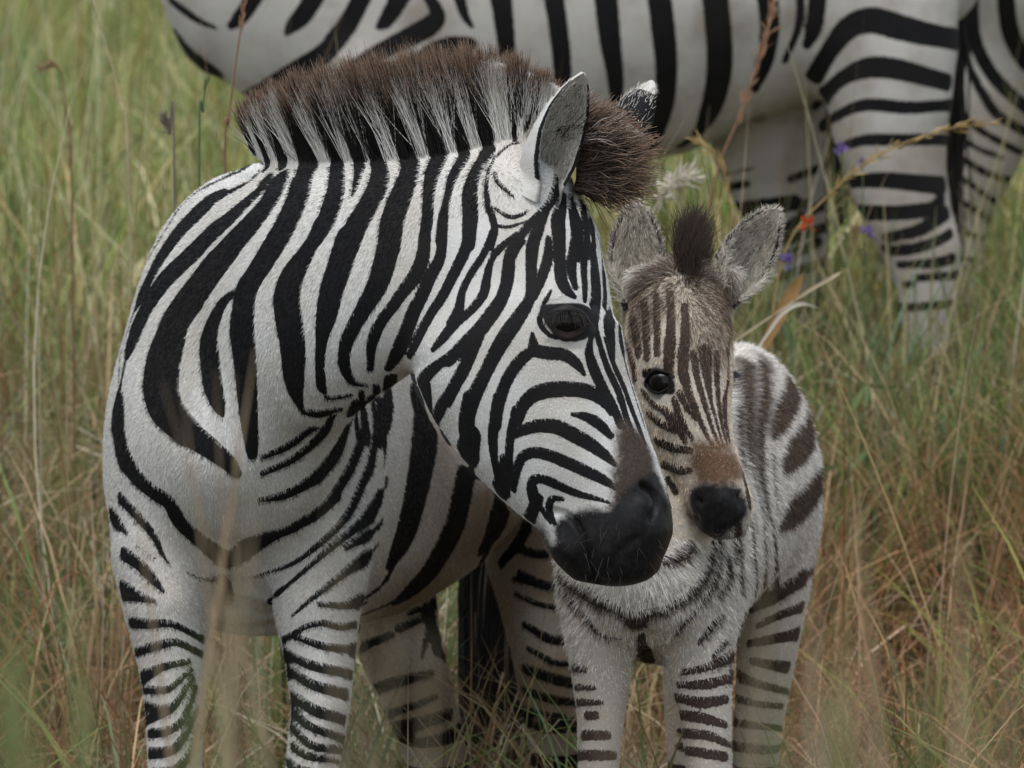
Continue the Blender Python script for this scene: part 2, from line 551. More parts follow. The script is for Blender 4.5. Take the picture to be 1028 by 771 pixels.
MARE_STRIPES = sheet('''
@90,140,.249,1.06
672,88,22 640,108,34 590,135,42 500,178,44 440,208,30 370,272,20 300,380,18 240,480,16 190,590,16 150,690,14 122,780,14 60,900,12
690,122,22 660,160,38 600,195,52 480,258,58 400,330,52 340,400,46 280,490,40 240,570,34 200,650,26 165,740,16 130,860,14 120,980,12
722,145,20 700,190,30 650,240,42 560,322,54 470,402,58 390,482,62 310,562,62 250,645,54 205,735,48 160,850,46 132,960,40 120,1060,44 118,1160,46 138,1270,54 185,1355,60 260,1425,62 320,1465,66 370,1550,64 450,1618,70 530,1680,75 565,1690,72 650,1648,58 750,1600,50 850,1545,48 940,1490,46 1000,1440,44
772,150,34 745,210,60 720,255,72 640,355,84 560,445,92 480,545,98 405,645,106 345,745,116 318,830,126 298,900,134 290,1005,136 322,1100,140 400,1180,126 480,1240,108 555,1300,84 590,1345,50
862,150,52 850,190,60 832,255,82 788,350,92 728,450,92 668,545,82 630,620,84 620,700,88 615,770,96 620,830,92 628,925,84 634,1025,78 642,1125,68 652,1225,54 655,1272,40
590,610,20 545,650,38 512,710,46 492,770,52 482,830,72 488,910,78 502,1000,70 522,1070,55 536,1110,16
@270,240,.249,.98
205,-60,56 183,0,62 140,75,80 92,160,105 72,250,112 85,350,112 97,450,104 98,550,84 108,620,58 128,680,22
145,698,22 180,702,34 220,702,34 270,686,20
320,0,108 288,100,108 255,200,102 233,300,90 213,400,52 206,500,38 211,590,42 222,618,18
232,640,16 270,638,22 330,628,12
488,0,92 465,100,98 435,190,92 388,270,80 350,338,70 318,400,62 303,460,52 307,520,48 336,575,40 388,588,14
628,0,50 618,80,62 588,150,70 540,212,64 498,272,60 450,335,58 425,390,54 411,450,40 408,525,28
700,0,42 688,80,50 650,152,60 620,220,60 585,290,64 555,370,62 530,430,68 506,480,58 482,522,34
805,0,52 780,70,54 740,150,50 700,230,50 660,290,46 620,360,42 590,420,40 562,474,22
910,-10,24 850,80,28 800,160,28 777,230,28 772,290,34
962,5,26 900,80,30 880,150,38 865,220,46 822,280,44 780,318,48 740,352,55 700,400,50 660,446,24
1010,20,36 965,100,45 955,180,50 930,250,52 880,320,60 848,372,56 800,420,50 720,480,50 650,535,58 595,605,52 580,640,28
858,380,34 825,460,38 780,550,50 715,640,50 675,720,46 655,800,44
490,556,46 480,640,46 455,740,42 440,780,36
425,588,20 440,660,30 452,730,30
368,640,28 380,720,30 395,790,28
340,650,16 350,720,16 355,780,16
@300,60,.249,.98
130,250,22 142,340,30 152,400,42 154,450,48 150,510,60 138,570,78 112,645,82 70,715,74
262,360,30 252,420,34 232,500,26 216,548,10
305,300,40 318,390,52 325,440,56 318,510,84 282,585,92 235,665,100 200,745,104
420,330,50 445,390,60 450,430,66 432,500,86 402,575,98 376,660,100 365,750,100
530,310,52 562,370,58 566,395,58 536,470,58 523,560,46 518,640,50 506,720,50
640,320,40 666,370,44 666,395,42 622,470,44 598,560,28 582,640,46 574,730,50
740,290,44 766,350,46 758,380,46 712,455,48 690,535,64 692,620,68 684,745,56
858,340,8 830,360,9 790,400,10 762,460,14 757,540,22 768,600,30 785,655,34 790,700,28 775,760,24
790,455,16 800,490,24 830,520,26 862,548,16
775,590,10 800,605,16 850,635,22 900,625,18 925,605,8
785,665,16 840,675,16 890,662,12 920,648,6
@450,60,.249
440,475,22.4 435,520,38.1 415,570,40.3 380,612,35.8 330,662,35.8 282,722,40.3 248,775,40.3
275,700,15.7 222,748,31.4 185,785,33.6
465,545,17.9 455,600,44.8 442,650,60.5 446,720,56 446,790,53.8
492,550,11.2 505,610,33.6 516,665,49.3 520,740,47 518,790,44.8
540,590,17.9 552,650,22.4 560,720,24.6 560,790,22.4
560,575,9 575,650,15.7 588,740,15.7
400,610,20.2 365,680,44.8 345,740,49.3 336,800,49.3
@450,230,.249
182,0,24.6 145,95,31.4 92,180,31.4 57,250,31.4 42,320,40.3 10,380,38.1
290,50,40.3 248,110,51.5 240,200,51.5 215,280,56 170,350,61.6 120,412,62.7 60,470,56 0,530,51.5
128,430,22.4 82,520,49.3 32,620,51.5 -5,690,51.5
362,0,51.5 338,70,51.5 334,150,47 334,230,44.8 326,285,47 288,350,61.6 232,430,67.2 190,500,62.7 158,565,56 120,640,61.6 90,712,62.7 72,790,58.2
404,38,24.6 402,110,44.8 376,200,42.6 346,275,29.1
446,60,51.5 450,130,49.3 454,195,49.3 474,242,47 508,272,17.9
518,20,44.8 504,90,40.3 496,165,42.6 512,235,20.2
556,60,22.4 546,150,26.9 550,230,22.4 550,285,17.9
584,80,20.2 592,180,33.6 596,260,38.1 590,315,40.3
612,60,11.2 626,180,13.4 632,270,13.4 628,310,15.7
600,20,9 640,150,13.4 662,250,13.4 684,350,14.6 696,450,16.8 716,550,17.9 748,660,17.9 790,790,16.8
636,90,9 668,200,10.1 694,310,10.1 712,430,11.2 740,560,12.3 790,720,11.2
655,330,13.4 648,380,40.3 650,420,44.8 660,470,26.9 668,525,9
604,350,13.4 596,390,17.9 604,440,24.6 640,555,26.9 688,660,29.1 722,775,24.6
575,440,17.9 568,500,38.1 590,570,47 622,640,42.6 660,705,38.1 694,790,31.4
630,440,9 665,540,20.2 705,630,20.2 745,740,17.9
415,246,9 400,275,20.2 385,300,20.2
380,325,17.9 368,360,24.6 378,395,24.6 410,428,17.9 440,440,13.4
338,420,11.2 342,455,38.1 350,488,53.8 405,500,56 470,508,51.5 520,545,44.8 548,585,11.2
340,490,44.8 292,528,51.5 246,590,51.5 216,660,51.5 198,730,51.5 190,790,51.5
655,745,15.7 640,712,38.1 605,675,56 550,652,62.7 480,645,65 400,650,67.2 342,670,62.7 302,710,56 276,775,49.3
@450,400,.249
90,0,67.2 76,80,65 76,150,61.6 98,215,49.3 112,245,15.7
206,0,56 190,80,50.4 180,150,42.6 184,230,33.6 196,330,13.4
276,50,47 256,130,40.3 246,200,35.8 246,280,33.6 264,368,22.4
500,64,13.4 555,74,40.3 608,104,47 655,150,29.1
268,152,22.4 308,126,49.3 370,110,56 440,116,61.6 510,150,61.6 580,190,56 640,236,40.3 672,268,15.7
270,350,17.9 278,285,38.1 300,236,44.8 350,218,47 420,234,50.4 490,264,50.4 560,296,49.3 630,330,40.3 672,362,17.9
340,440,13.4 333,372,38.1 345,328,40.3 390,328,39.2 450,354,38.1 520,384,31.4 600,405,20.2 650,420,11.2
352,360,15.7 358,410,24.6 385,460,22.4 412,500,13.4
430,505,13.4 406,445,33.6 420,404,31.4 462,406,15.7
640,-10,29.1 682,60,28 702,112,17.9
688,0,20.2 722,80,20.2 748,150,13.4
722,0,17.9 762,100,17.9 792,178,11.2
762,0,15.7 798,100,15.7 824,195,9
788,0,10.1 838,185,9
@0,0,1
427,385,20 429,414,23 425,450,24 419,485,23 408,531,21 388,580,17 365,600,12 350,606,9
473,436,20 471,450,20 468,470,20 458,520,20 445,550,19 425,580,16 395,603,12 360,618,8
508,462,14 505,480,16 497,530,16 478,572,14 445,600,9 410,615,6
540,500,12 523,540,12 503,565,8
516,549,7 540,556,10 565,553,9
522,575,7 545,587,10 570,590,9
518,596,5 540,606,6 560,610,6
@150,0,.249
418,620,16 402,520,36 380,430,56
478,660,20 455,580,24 440,520,28 420,430,40
540,660,36 518,590,40 500,520,40 480,420,40
645,660,70 630,580,84 620,520,90 612,400,80
@300,60,.249
34,450,70 30,300,70 30,200,60 30,100,50
152,450,44 140,300,36 117,200,30 100,100,30
238,440,28 215,300,22 183,200,20 160,100,24
318,450,44 292,300,44 255,200,36 225,100,40
448,440,60 405,300,66 345,200,70 300,100,70
566,410,56 535,300,64 472,200,72 420,100,80
668,390,42 632,280,48 580,180,50 535,100,60
768,370,46 740,250,80 712,160,100 690,80,110
868,340,16 880,250,34 880,150,70
910,290,10 955,210,40 985,110,70
@80,360,.533
395,40,10 392,20,10
@80,360,.533
345,185,9.6 390,166,14.4 440,130,8
345,216,11.2 400,190,14.4 450,150,14.4 476,108,8
340,266,9.6 390,255,16.8 440,225,20 480,180,20 505,130,16.8 522,80,11.2
278,385,24 320,345,19.2 400,320,16.8 450,290,19.2 490,240,17.6 520,180,16.8 535,120,14.4 530,60,11.2
330,410,4 400,386,8.8 450,350,12 500,300,14.4 530,240,14.4 552,180,12.8 556,120,11.2 548,70,8
355,460,4.8 420,402,8.8 480,350,14.4 530,308,16 560,270,12.8 577,230,8
500,356,11.2 540,332,16 568,308,6.4
400,484,4.8 440,450,10.4 500,402,16 540,372,19.2 562,348,9.6
572,200,6.4 574,150,9.6 568,90,9.6 560,50,8
@90,500,.249
125,0,28 200,80,35 258,150,30 290,220,18 322,268,8
60,20,22 108,90,28 155,145,10
188,190,5 270,248,6
525,315,36 545,355,60 555,400,50 560,425,30
390,300,6 470,328,10 510,322,24
140,225,46 200,268,46 260,330,38 298,378,12
140,370,56 200,396,44 268,418,12
-20,-60,14 20,100,16
720,412,8 780,362,12
@100,579,.249,0,34
100,178,38.1 200,190,41.5 290,190,28.2 385,235,6.7
150,300,41.5 240,276,37.3 310,264,31.6 380,295,6.7
175,405,46.4 250,366,33.2 325,348,19.9
190,455,33.2 270,456,31.6 310,428,23.3 345,395,8.3
190,520,38.1 240,528,19.9 270,520,6.7
190,572,41.5 280,540,33.2 322,490,28.2 355,435,11.6
190,632,46.4 280,620,38.1 340,570,29 372,480,11.6
190,712,54.7 290,700,41.5 342,640,33.2 375,570,16.6
200,790,41.5 300,780,41.5 360,720,33.2 385,650,16.6
920,112,24.9 980,116,33.2 1040,108,28.2
768,238,6.7 830,202,19.9 900,186,29 970,202,33.2 1030,190,28.2
818,252,11.6 900,280,33.2 990,290,36.5
785,326,28.2 860,360,41.5 980,384,43.1
795,395,28.2 860,436,41.5 960,464,48.1
805,500,36.5 870,540,49.8 950,564,44.8
778,530,15 840,600,33.2 950,640,34.8
772,595,13.3 850,678,33.2 950,694,34.8
752,655,24.9 830,720,33.2 940,738,24.9
740,720,29.9 800,775,34.8 930,800,33.2
@340,579,.249,0,40
85,282,40 130,266,40 175,248,10
280,192,38 335,168,24
180,440,42 240,420,50 335,398,24
220,545,30 300,520,30 355,498,14
235,612,50 320,592,60 410,566,46
275,712,40 360,682,45 450,630,26
400,765,40 490,705,26
345,275,20 365,200,30
362,185,24 400,285,52 450,355,50 480,420,40
742,15,20 830,36,35 870,40,24
785,212,28 850,250,45 940,258,36
800,308,22 870,345,28 940,350,24
795,385,40 870,412,50 960,432,40
785,470,30 870,496,40 960,506,30
785,545,30 870,555,25
880,595,50 960,590,50
860,700,45 960,690,45
''')

FOAL_STRIPES = sheet('''
@600,350,.249,1.15
292,-30,44 290,20,44 288,70,34 300,112,20
345,10,42 345,90,40 365,170,34 396,250,25 430,330,20 468,400,10
385,20,26 400,110,26 425,200,22 452,290,18 490,392,10
432,10,50 440,100,36 455,200,16 480,300,12 506,390,8
480,20,20 480,110,22 486,200,18 500,300,14 521,385,8
522,20,26 526,120,24 512,200,20 515,290,14 531,372,8
552,90,14 545,155,16
328,180,28 370,250,28 398,288,12
308,205,24 340,300,30 382,365,16
180,170,16 220,222,26 270,252,34 300,285,56 330,322,48 352,375,16
200,255,18 250,300,34 315,332,24
235,368,22 300,400,32 375,412,24
262,468,24 330,490,32 375,492,18
282,525,26 312,575,32
590,60,40 590,200,40 590,330,36 600,450,30 630,560,28 664,700,24
650,60,44 660,180,48 645,300,44 645,420,36 660,560,28 692,690,22
555,240,22 560,360,30 575,460,30 600,560,28 632,720,22
692,420,20 702,540,22 714,660,20
785,50,72 780,100,92 765,190,106 720,280,90 690,345,32
880,190,64 850,250,94 838,340,120 780,412,128 738,475,58
905,490,84 852,580,148 780,650,146 728,705,58
@0,0,1
741,528,8 743,560,9 744,592,7
752,520,8 756,560,10 758,604,8
763,516,9 767,560,11 768,606,8
774,528,9 778,560,10 779,592,7
@600,350,.249
@600,190,.249
135,500,21.6 148,560,26.4 165,660,28.8
185,450,24 194,540,28.8 200,675,28.8
235,430,24 240,520,28.8 240,660,28.8
290,420,28.8 296,520,36 286,720,45.6
350,470,31.2 354,560,38.4 345,700,48
500,500,24 522,560,28.8 526,660,31.2
110,600,24 140,700,21.6 150,760,19.2
@530,520,.249
495,192,15.6 560,172,38 620,150,53.6 655,115,44.7
105,160,20.1 150,250,28 220,300,38 300,342,38 370,376,38 420,402,51.4 440,420,58.1 480,386,40.2 550,370,31.3 620,332,31.3 690,270,33.6 730,200,31.3 746,110,22.3
108,250,11.2 160,320,15.6 230,400,17.9 290,470,14.5 370,490,6.7
595,475,8.9 630,420,21.3 690,350,22.3 740,280,17.9 770,190,16.7 775,100,12.3
800,145,15.6 812,230,26.9 770,310,17.9
455,470,29.1 466,525,55.9 482,572,44.7
165,600,38 235,612,17.9
155,680,33.6 265,686,20.1
160,745,40.2 295,745,20.1
650,680,22.3 740,670,39.1 810,640,26.9
630,730,29.1 720,740,39.1 800,732,26.9
690,612,11.2 760,590,26.9 830,548,22.3
748,562,17.9 800,500,22.3
690,505,17.9 740,440,29.1 785,395,15.6
840,60,17.9 832,160,13.4
890,20,17.9 895,130,15.6 890,250,8.9
940,0,20.1 940,90,15.6
@660,579,.249,0,24
395,122,22.4 470,82,56.1 560,20,50.5 610,-20,42.1
425,188,16.8 480,160,35 560,130,30.9
390,266,25.2 450,255,39.3 540,236,42.1
405,345,28.1 500,362,50.5
320,395,36.5 400,430,35 510,460,25.2
320,490,25.2 400,512,28.1 480,520,22.4
320,590,25.2 400,600,33.7 480,610,22.4
310,680,25.2 400,690,33.7 480,700,22.4
125,382,19.6 220,360,35 300,318,39.3
110,436,22.4 200,432,42.1 285,412,36.5
100,492,30.9 180,510,49.1 255,498,39.3
110,560,39.3 180,570,49.1 250,590,28.1
115,632,39.3 200,640,42.1 250,660,28.1
125,702,39.3 250,722,42.1
@530,579,.249,0,20
130,560,54.4 250,560,38.4
150,640,54.4 300,640,38.4
180,720,54.4 330,720,38.4
''')

FAR_STRIPES = sheet('''
@150,0,.249
85,0,22 150,50,30 210,90,25 268,112,12
112,140,16 160,210,35 220,260,40 280,310,45 330,360,50 410,405,58 520,470,60 620,560,60
440,-40,70 390,40,70 350,85,58 325,107,24
670,-20,80 620,60,80 580,100,66 555,132,22
870,-40,80 810,80,80 760,150,85 700,220,85 600,285,90 500,352,90 420,405,80
1010,-20,50 970,50,50 930,104,20
@160,0,.4864
505,-20,45 470,40,34 452,56,12
545,-20,20 572,22,30 562,50,44 500,85,42 440,116,36 380,160,34
615,-20,26 630,30,20 645,55,8
640,92,30 600,96,42 560,112,40 520,150,40
703,-20,46 713,60,40 716,110,36 712,200,30 690,300,24
812,-20,42 825,70,40 832,150,38 828,240,30 800,330,20
920,-20,50 930,80,45 941,160,35 940,230,26 910,320,16
@640,0,.4412
48,-20,55 60,80,55 66,160,50 60,240,45 40,310,28 10,350,14
175,-20,60 185,80,60 186,160,58 170,240,45 140,300,18 100,332,10
294,-20,50 301,60,45 290,140,38 268,205,14
372,-20,20 366,60,18 335,140,14
412,-20,40 402,60,40 385,104,20
@640,0,.4412,0,14
408,165,14 440,112,38 480,64,54 530,46,60 590,60,60 650,76,55 735,92,46
418,228,10 460,182,34 520,155,48 580,156,50 640,170,45 720,192,40
432,278,10 480,250,25 530,238,30 610,245,30 700,240,26
458,338,10 510,320,25 570,318,28 690,318,26
500,412,30 560,410,38 620,415,40 710,424,46
490,480,28 580,485,35 670,476,34 680,465,14
580,538,14 650,520,30 720,470,30
530,562,20 600,570,25 680,550,25 740,510,22
610,602,16 690,596,25 760,570,22
650,632,18 760,622,24
550,652,12 610,648,18
520,690,16 610,700,20 720,690,20
185,480,30 260,470,28 345,455,16
335,522,24 380,490,25 420,465,18
345,582,24 440,538,24
362,402,18 400,388,18
180,400,10 255,384,6
@0,0,1,0,8
728,222,9 765,214,10 800,206,10
735,252,10 790,241,11 826,229,10
742,286,10 790,276,11 826,263,10
748,318,10 790,309,10 824,299,9
722,190,8 742,186,8
''')

FAR2_STRIPES = sheet('''
@640,0,.4412
755,-40,40.8 765,80,32.6 800,160,32.6 850,215,31.3 940,290,27.2
835,-40,40.8 848,70,40.8 885,140,40.8 950,200,34
742,40,10.9 755,150,16.3 790,220,23.1 830,270,23.1 940,330,23.1
770,170,9.5 800,240,12.2 850,290,8.2
700,150,8.2 716,220,12.2 760,280,16.3 820,320,16.3 940,380,16.3
690,230,9.5 705,275,12.2 760,330,12.2 830,360,13.6
670,320,10.9 740,362,16.3 810,400,16.3 930,430,16.3
690,375,10.9 760,420,13.6 820,460,15 930,480,15
690,440,12.2 760,472,15 830,520,16.3 930,540,16.3
700,520,12.2 780,540,13.6 860,580,13.6
900,-40,27.2 930,60,27.2 990,140,27.2
710,580,12.2 800,600,12.2
''')
def ear_mesh(base, tip, face, width, depth, nb=0.45, bend=0.0, n=26, m=25):
    """A cupped ear: shell of real thickness from base to tip; face is the way the hollow looks.
    Returns verts, quads and per-vertex (along 0..1, round -1..1, inside 0/1)."""
    base, tip = np.asarray(base), np.asarray(tip)
    ax = tip - base
    L = np.linalg.norm(ax)
    T = ax / L
    F = unit(np.asarray(face) - T * (np.asarray(face) @ T))
    W = np.cross(T, F)
    prof_t = np.array([0, .12, .3, .5, .7, .85, .94, 1.0])
    prof_w = np.array([nb, .72, .95, 1.0, .86, .6, .34, .06])
    V, info, Q = [], [], []
    for side in (0, 1):
        for i in range(n):
            t = i / (n - 1)
            w = np.interp(t, prof_t, prof_w) * width
            open_ = np.interp(t, [0, .25, .6, 1], [2.7, 2.2, 1.75, 1.35])
            dp = depth * np.interp(t, [0, .3, .7, 1], [1.0, 1.0, .62, .12])
            for j in range(m):
                s = 2 * j / (m - 1) - 1
                a = s * open_
                x = w * math.sin(a) if abs(a) < math.pi / 2 else w * math.sin(a) * 1.0
                y = -dp * math.cos(a)
                p = base + T * (L * t) + W * x + F * (y + bend * L * t * t)
                th = 0.0022 * (1 - abs(s) ** 6)
                nrm = unit(W * math.sin(a) - F * math.cos(a))
                p = p + nrm * (th if side == 0 else -th)
                V.append(p); info.append((t, s, side))
    def id_(sd, i, j): return sd * n * m + i * m + j
    for i in range(n - 1):
        for j in range(m - 1):
            Q.append((id_(0, i, j), id_(0, i, j + 1), id_(0, i + 1, j + 1), id_(0, i + 1, j)))
            Q.append((id_(1, i, j), id_(1, i + 1, j), id_(1, i + 1, j + 1), id_(1, i, j + 1)))
        for j, fl in ((0, 0), (m - 1, 1)):
            q = (id_(0, i, j), id_(0, i + 1, j), id_(1, i + 1, j), id_(1, i, j))
            Q.append(q if not fl else q[::-1])
    for j in range(m - 1):
        Q.append((id_(0, n - 1, j), id_(0, n - 1, j + 1), id_(1, n - 1, j + 1), id_(1, n - 1, j)))
    return np.array(V), np.array(Q), np.array(info)


def tube_ring(c, X, Y, N, rx, ry, r, n=40, m=8, lift=0.0, arc=None, squash=1.0):
    """A lid: soft ring round an eye, in the plane X,Y at c, bulging along N."""
    V, Q = [], []
    a0, a1 = arc or (0, 2 * math.pi)
    for i in range(n):
        a = a0 + (a1 - a0) * i / (n if arc is None else n - 1)
        ctr = c + X * rx * math.cos(a) + Y * ry * math.sin(a) * (1 - 0.25 * abs(math.cos(a))) + N * (lift - 0.35 * rx * math.cos(a) ** 2)
        out = unit(X * math.cos(a) + Y * math.sin(a))
        rr = r * (1.0 if arc is None else math.sin(math.pi * (0.08 + 0.84 * i / (n - 1))))
        for j in range(m):
            b = 2 * math.pi * j / m
            V.append(ctr + out * rr * math.cos(b) + N * rr * math.sin(b) * squash)
    for i in range(n if arc is None else n - 1):
        for j in range(m):
            k = (i + 1) % n
            Q.append((i * m + j, k * m + j, k * m + (j + 1) % m, i * m + (j + 1) % m))
    return np.array(V), np.array(Q)


def ball_mesh(name, c, r, N, flat=1.0):
    bm = bmesh.new()
    bmesh.ops.create_uvsphere(bm, u_segments=32, v_segments=20, radius=r)
    q = Vector(N).to_track_quat('Z', 'Y')
    for v in bm.verts:
        v.co = q @ Vector((v.co.x, v.co.y, v.co.z * flat)) + Vector(c)
    for f in bm.faces:
        f.smooth = True
    me = bpy.data.meshes.new(name)
    bm.to_mesh(me)
    bm.free()
    return me


def add_piece(me, v, q):
    """Join another piece of skin (ear, eyelid) to a body mesh; returns the index of its first vertex."""
    bm = bmesh.new()
    bm.from_mesh(me)
    k = len(bm.verts)
    vs = [bm.verts.new(tuple(p)) for p in v]
    bm.verts.ensure_lookup_table()
    for f in q:
        try:
            bm.faces.new([vs[i] for i in f])
        except ValueError:
            pass
    bm.to_mesh(me)
    bm.free()
    return k
# ------------------------------------------------------------------ adult zebra in front, head turned back over her foal
def rows(txt):
    return np.array([np.r_[at(*r[:3]), r[3:5]] for r in [[float(q) for q in l.split()] for l in txt.strip().splitlines()]])


def img(ux, uy, ud):
    return RV * ux - UV_ * uy + FV * ud


MARE_D = 9.0
mare_lofts = []
torso = Loft(rows('''
247 452 9.02 .120 .085
245 430 9.10 .235 .150
249 403 9.25 .303 .179
300 402 9.50 .305 .175
358 392 9.75 .308 .205
405 345 10.0 .285 .225
440 310 10.2 .240 .185
455 300 10.33 .130 .110
'''), [0, 0, 1], k=0.05, e=2.0, n=16, taper=0.3)
neck = Loft(rows('''
240 358 9.17 .216 .118
288 312 9.00 .180 .103
345 285 8.90 .152 .092
405 262 8.84 .132 .085
465 243 8.80 .120 .082
515 235 8.78 .110 .080
'''), img(-0.12, -1, 0.25), k=0.05, e=2.1, n=12)
headup = img(0.93, -0.25, -0.28)
head = Loft(rows('''
526 190 8.79 .058 .072
528 240 8.79 .092 .088
517 325 8.775 .127 .098
524 362 8.77 .131 .094
546 412 8.76 .117 .085
578 462 8.75 .100 .073
606 503 8.745 .080 .064
620 540 8.74 .070 .063
623 564 8.74 .050 .052
'''), headup, k=0.025, e=2.25, n=18, cap=0.6)
chin = Loft(rows('''
564 512 8.75 .028 .045
578 546 8.745 .033 .047
589 566 8.742 .026 .038
'''), headup, k=0.012, n=6)


def limb(txt, up=None, k=0.035, n=12, e=2.0):
    return Loft(rows(txt), RV if up is None else up, k=k, n=n, e=e, cap=0.7)


# leg rows: half width across the picture, half depth
mare_legs = [limb('''
168 500 9.20 .055 .110
164 560 9.17 .066 .095
168 610 9.15 .056 .075
173 660 9.14 .045 .058
175 710 9.13 .037 .048
176 780 9.12 .034 .042
177 840 9.12 .040 .045
178 900 9.13 .030 .034
179 1000 9.14 .025 .030
179 1090 9.14 .033 .040
180 1125 9.11 .036 .045
180 1158 9.08 .050 .062
'''), limb('''
332 500 9.20 .050 .110
326 560 9.15 .060 .095
318 610 9.12 .056 .075
321 660 9.10 .044 .058
322 710 9.08 .037 .048
312 780 9.07 .033 .042
308 840 9.06 .039 .045
304 900 9.07 .030 .034
302 1000 9.08 .025 .030
300 1090 9.08 .033 .040
300 1125 9.05 .036 .045
300 1165 9.02 .050 .062
'''), limb('''
380 520 10.02 .085 .140
388 600 10.00 .068 .105
405 660 9.99 .056 .078
424 710 10.02 .048 .062
438 760 10.08 .043 .058
442 800 10.12 .044 .056
446 880 10.10 .031 .036
448 960 10.06 .027 .032
450 1000 10.03 .036 .042
452 1034 9.99 .050 .062
'''), limb('''
520 440 10.15 .090 .150
534 540 10.12 .075 .110
548 620 10.10 .058 .080
556 690 10.12 .050 .064
562 760 10.18 .042 .057
566 800 10.22 .043 .055
568 880 10.20 .031 .036
570 960 10.15 .027 .032
571 1000 10.11 .036 .042
572 1022 10.08 .050 .062
''')]
ear_root = Loft(rows('''
518 226 8.79 .034 .034
526 206 8.775 .030 .032
533 190 8.765 .024 .026
'''), headup, k=0.03, n=6)
crest = Loft(rows('''
256 138 9.10 .027 .013
285 130 8.985 .043 .017
330 124 8.915 .050 .018
380 118 8.87 .055 .019
430 110 8.84 .056 .019
480 102 8.82 .052 .018
520 102 8.80 .042 .017
560 110 8.80 .028 .016
'''), img(-0.2, -1, 0.12), k=0.04, n=16)
mare_lofts = [torso, neck] + mare_legs + [head, chin, ear_root, crest]
M_TASSEL = hair_mat('tassel_hair', (.03, .024, .02), .5, 1.0)
M_PALEMANE = hair_mat('pale_mane_hair', (.30, .24, .19), .6, 1.1, .8)


def plane_frame(n, up=UV_):
    n = unit(n)
    X = unit(np.cross(up, n))
    Y = np.cross(n, X)
    return X, Y, n


def add_strokes(paint, rows_, out, soft):
    """Soft patches of coat colour: rows_ like stripes, result 0..1 into out."""
    keep = paint.sd.copy()
    paint.sd[:] = 0.05
    f, paint.far = paint.far, 0.05
    paint.lay(rows_, step=8)
    val = np.clip(0.5 - paint.sd / (2 * soft), 0, 1)
    paint.sd[:] = keep
    paint.far = f
    return np.maximum(out, val * val * (3 - 2 * val))


def finish(me, k0, base_attrs, pieces):
    """Write the coat attributes of the body (first k0 vertices) and of the joined pieces."""
    for name, arr in base_attrs.items():
        full = [arr] + [p[name] if name in p else np.full(p['n'], p.get('d_' + name, 0.0)) for p in pieces]
        put(me, name, np.concatenate(full))


def fur_strands(name, me_v, me_n, idx, comb, length, cols, mat, parent, K=4, lift=0.35, jit=0.25, rr=0.00035, curl=0.15, seed=3):
    g = np.random.default_rng(seed)
    p, n = me_v[idx], me_n[idx]
    N = len(idx)
    d = comb - n * np.sum(comb * n, 1, keepdims=True)
    d = unit(d + g.normal(0, jit, (N, 3)))
    L = length * g.uniform(0.6, 1.15, N)
    t = np.linspace(0, 1, K)
    P = np.empty((N, K, 3))
    for k, s in enumerate(t):
        P[:, k] = p - n * 0.001 + (d * s * (1 - lift * 0.3) + n * (lift * s * (1.2 - 0.6 * s))) * L[:, None]
    P[:, 1:] += g.normal(0, 0.02, (N, K - 1, 3)) * L[:, None, None] * curl * 4
    return hair(name, P, rr, rr * 0.3, cols, mat, parent)


def scatter(me, n, mask=None, seed=5):
    """Random points on a mesh: positions, normals and the nearest vertex of each."""
    g = np.random.default_rng(seed)
    me.calc_loop_triangles()
    t = np.empty(len(me.loop_triangles) * 3, np.int32)
    me.loop_triangles.foreach_get('vertices', t)
    t = t.reshape(-1, 3)
    v, nn = arrays(me)
    if mask is not None:
        t = t[mask[t].all(1)]
    A = np.linalg.norm(np.cross(v[t[:, 1]] - v[t[:, 0]], v[t[:, 2]] - v[t[:, 0]]), axis=1)
    i = g.choice(len(t), n, p=A / A.sum())
    b = g.dirichlet([1, 1, 1], n)
    P = np.einsum('nk,nkj->nj', b, v[t[i]])
    Nn = unit(np.einsum('nk,nkj->nj', b, nn[t[i]]))
    near = t[i, np.argmax(b, 1)]
    return P, Nn, near


def ear_attrs(info, rim_black=True, tip_dark=0.0, back_bands=(), scale=0.17):
    """sd (metres to black) for an ear: black rim line, pale tip, bands across the back."""
    t, s, inside = info.T
    sd = np.full(len(t), 0.02)
    rim = (np.abs(np.abs(s) - 0.93) - 0.075) * 0.05
    rim = np.where((t > 0.12) & (t < 0.93), rim, 0.02)
    if rim_black:
        sd = np.minimum(sd, np.where(inside > 0.5, rim, rim + 0.001))
    for a, b in back_bands:
        band = (np.abs(t - (a + b) / 2) - (b - a) / 2) * scale
        sd = np.minimum(sd, np.where(inside < 0.5, band, 0.02))
    return sd


# ---------------- build
mare = thing('zebra', 'adult zebra with bristling brown-tipped mane, head turned across in front of the foal', 'zebra', tuple(at(300, 760, 9.5) * [1, 1, 0]))
me = skin(mare_lofts, 0.008, 3, 1)
HEADBOX = lambda c: (np.linalg.norm(c - at(560, 400, 8.76), axis=1) < 0.34) & (c @ RV > at(470, 300, 8.8) @ RV)
refine(me, HEADBOX)
v, n = arrays(me)

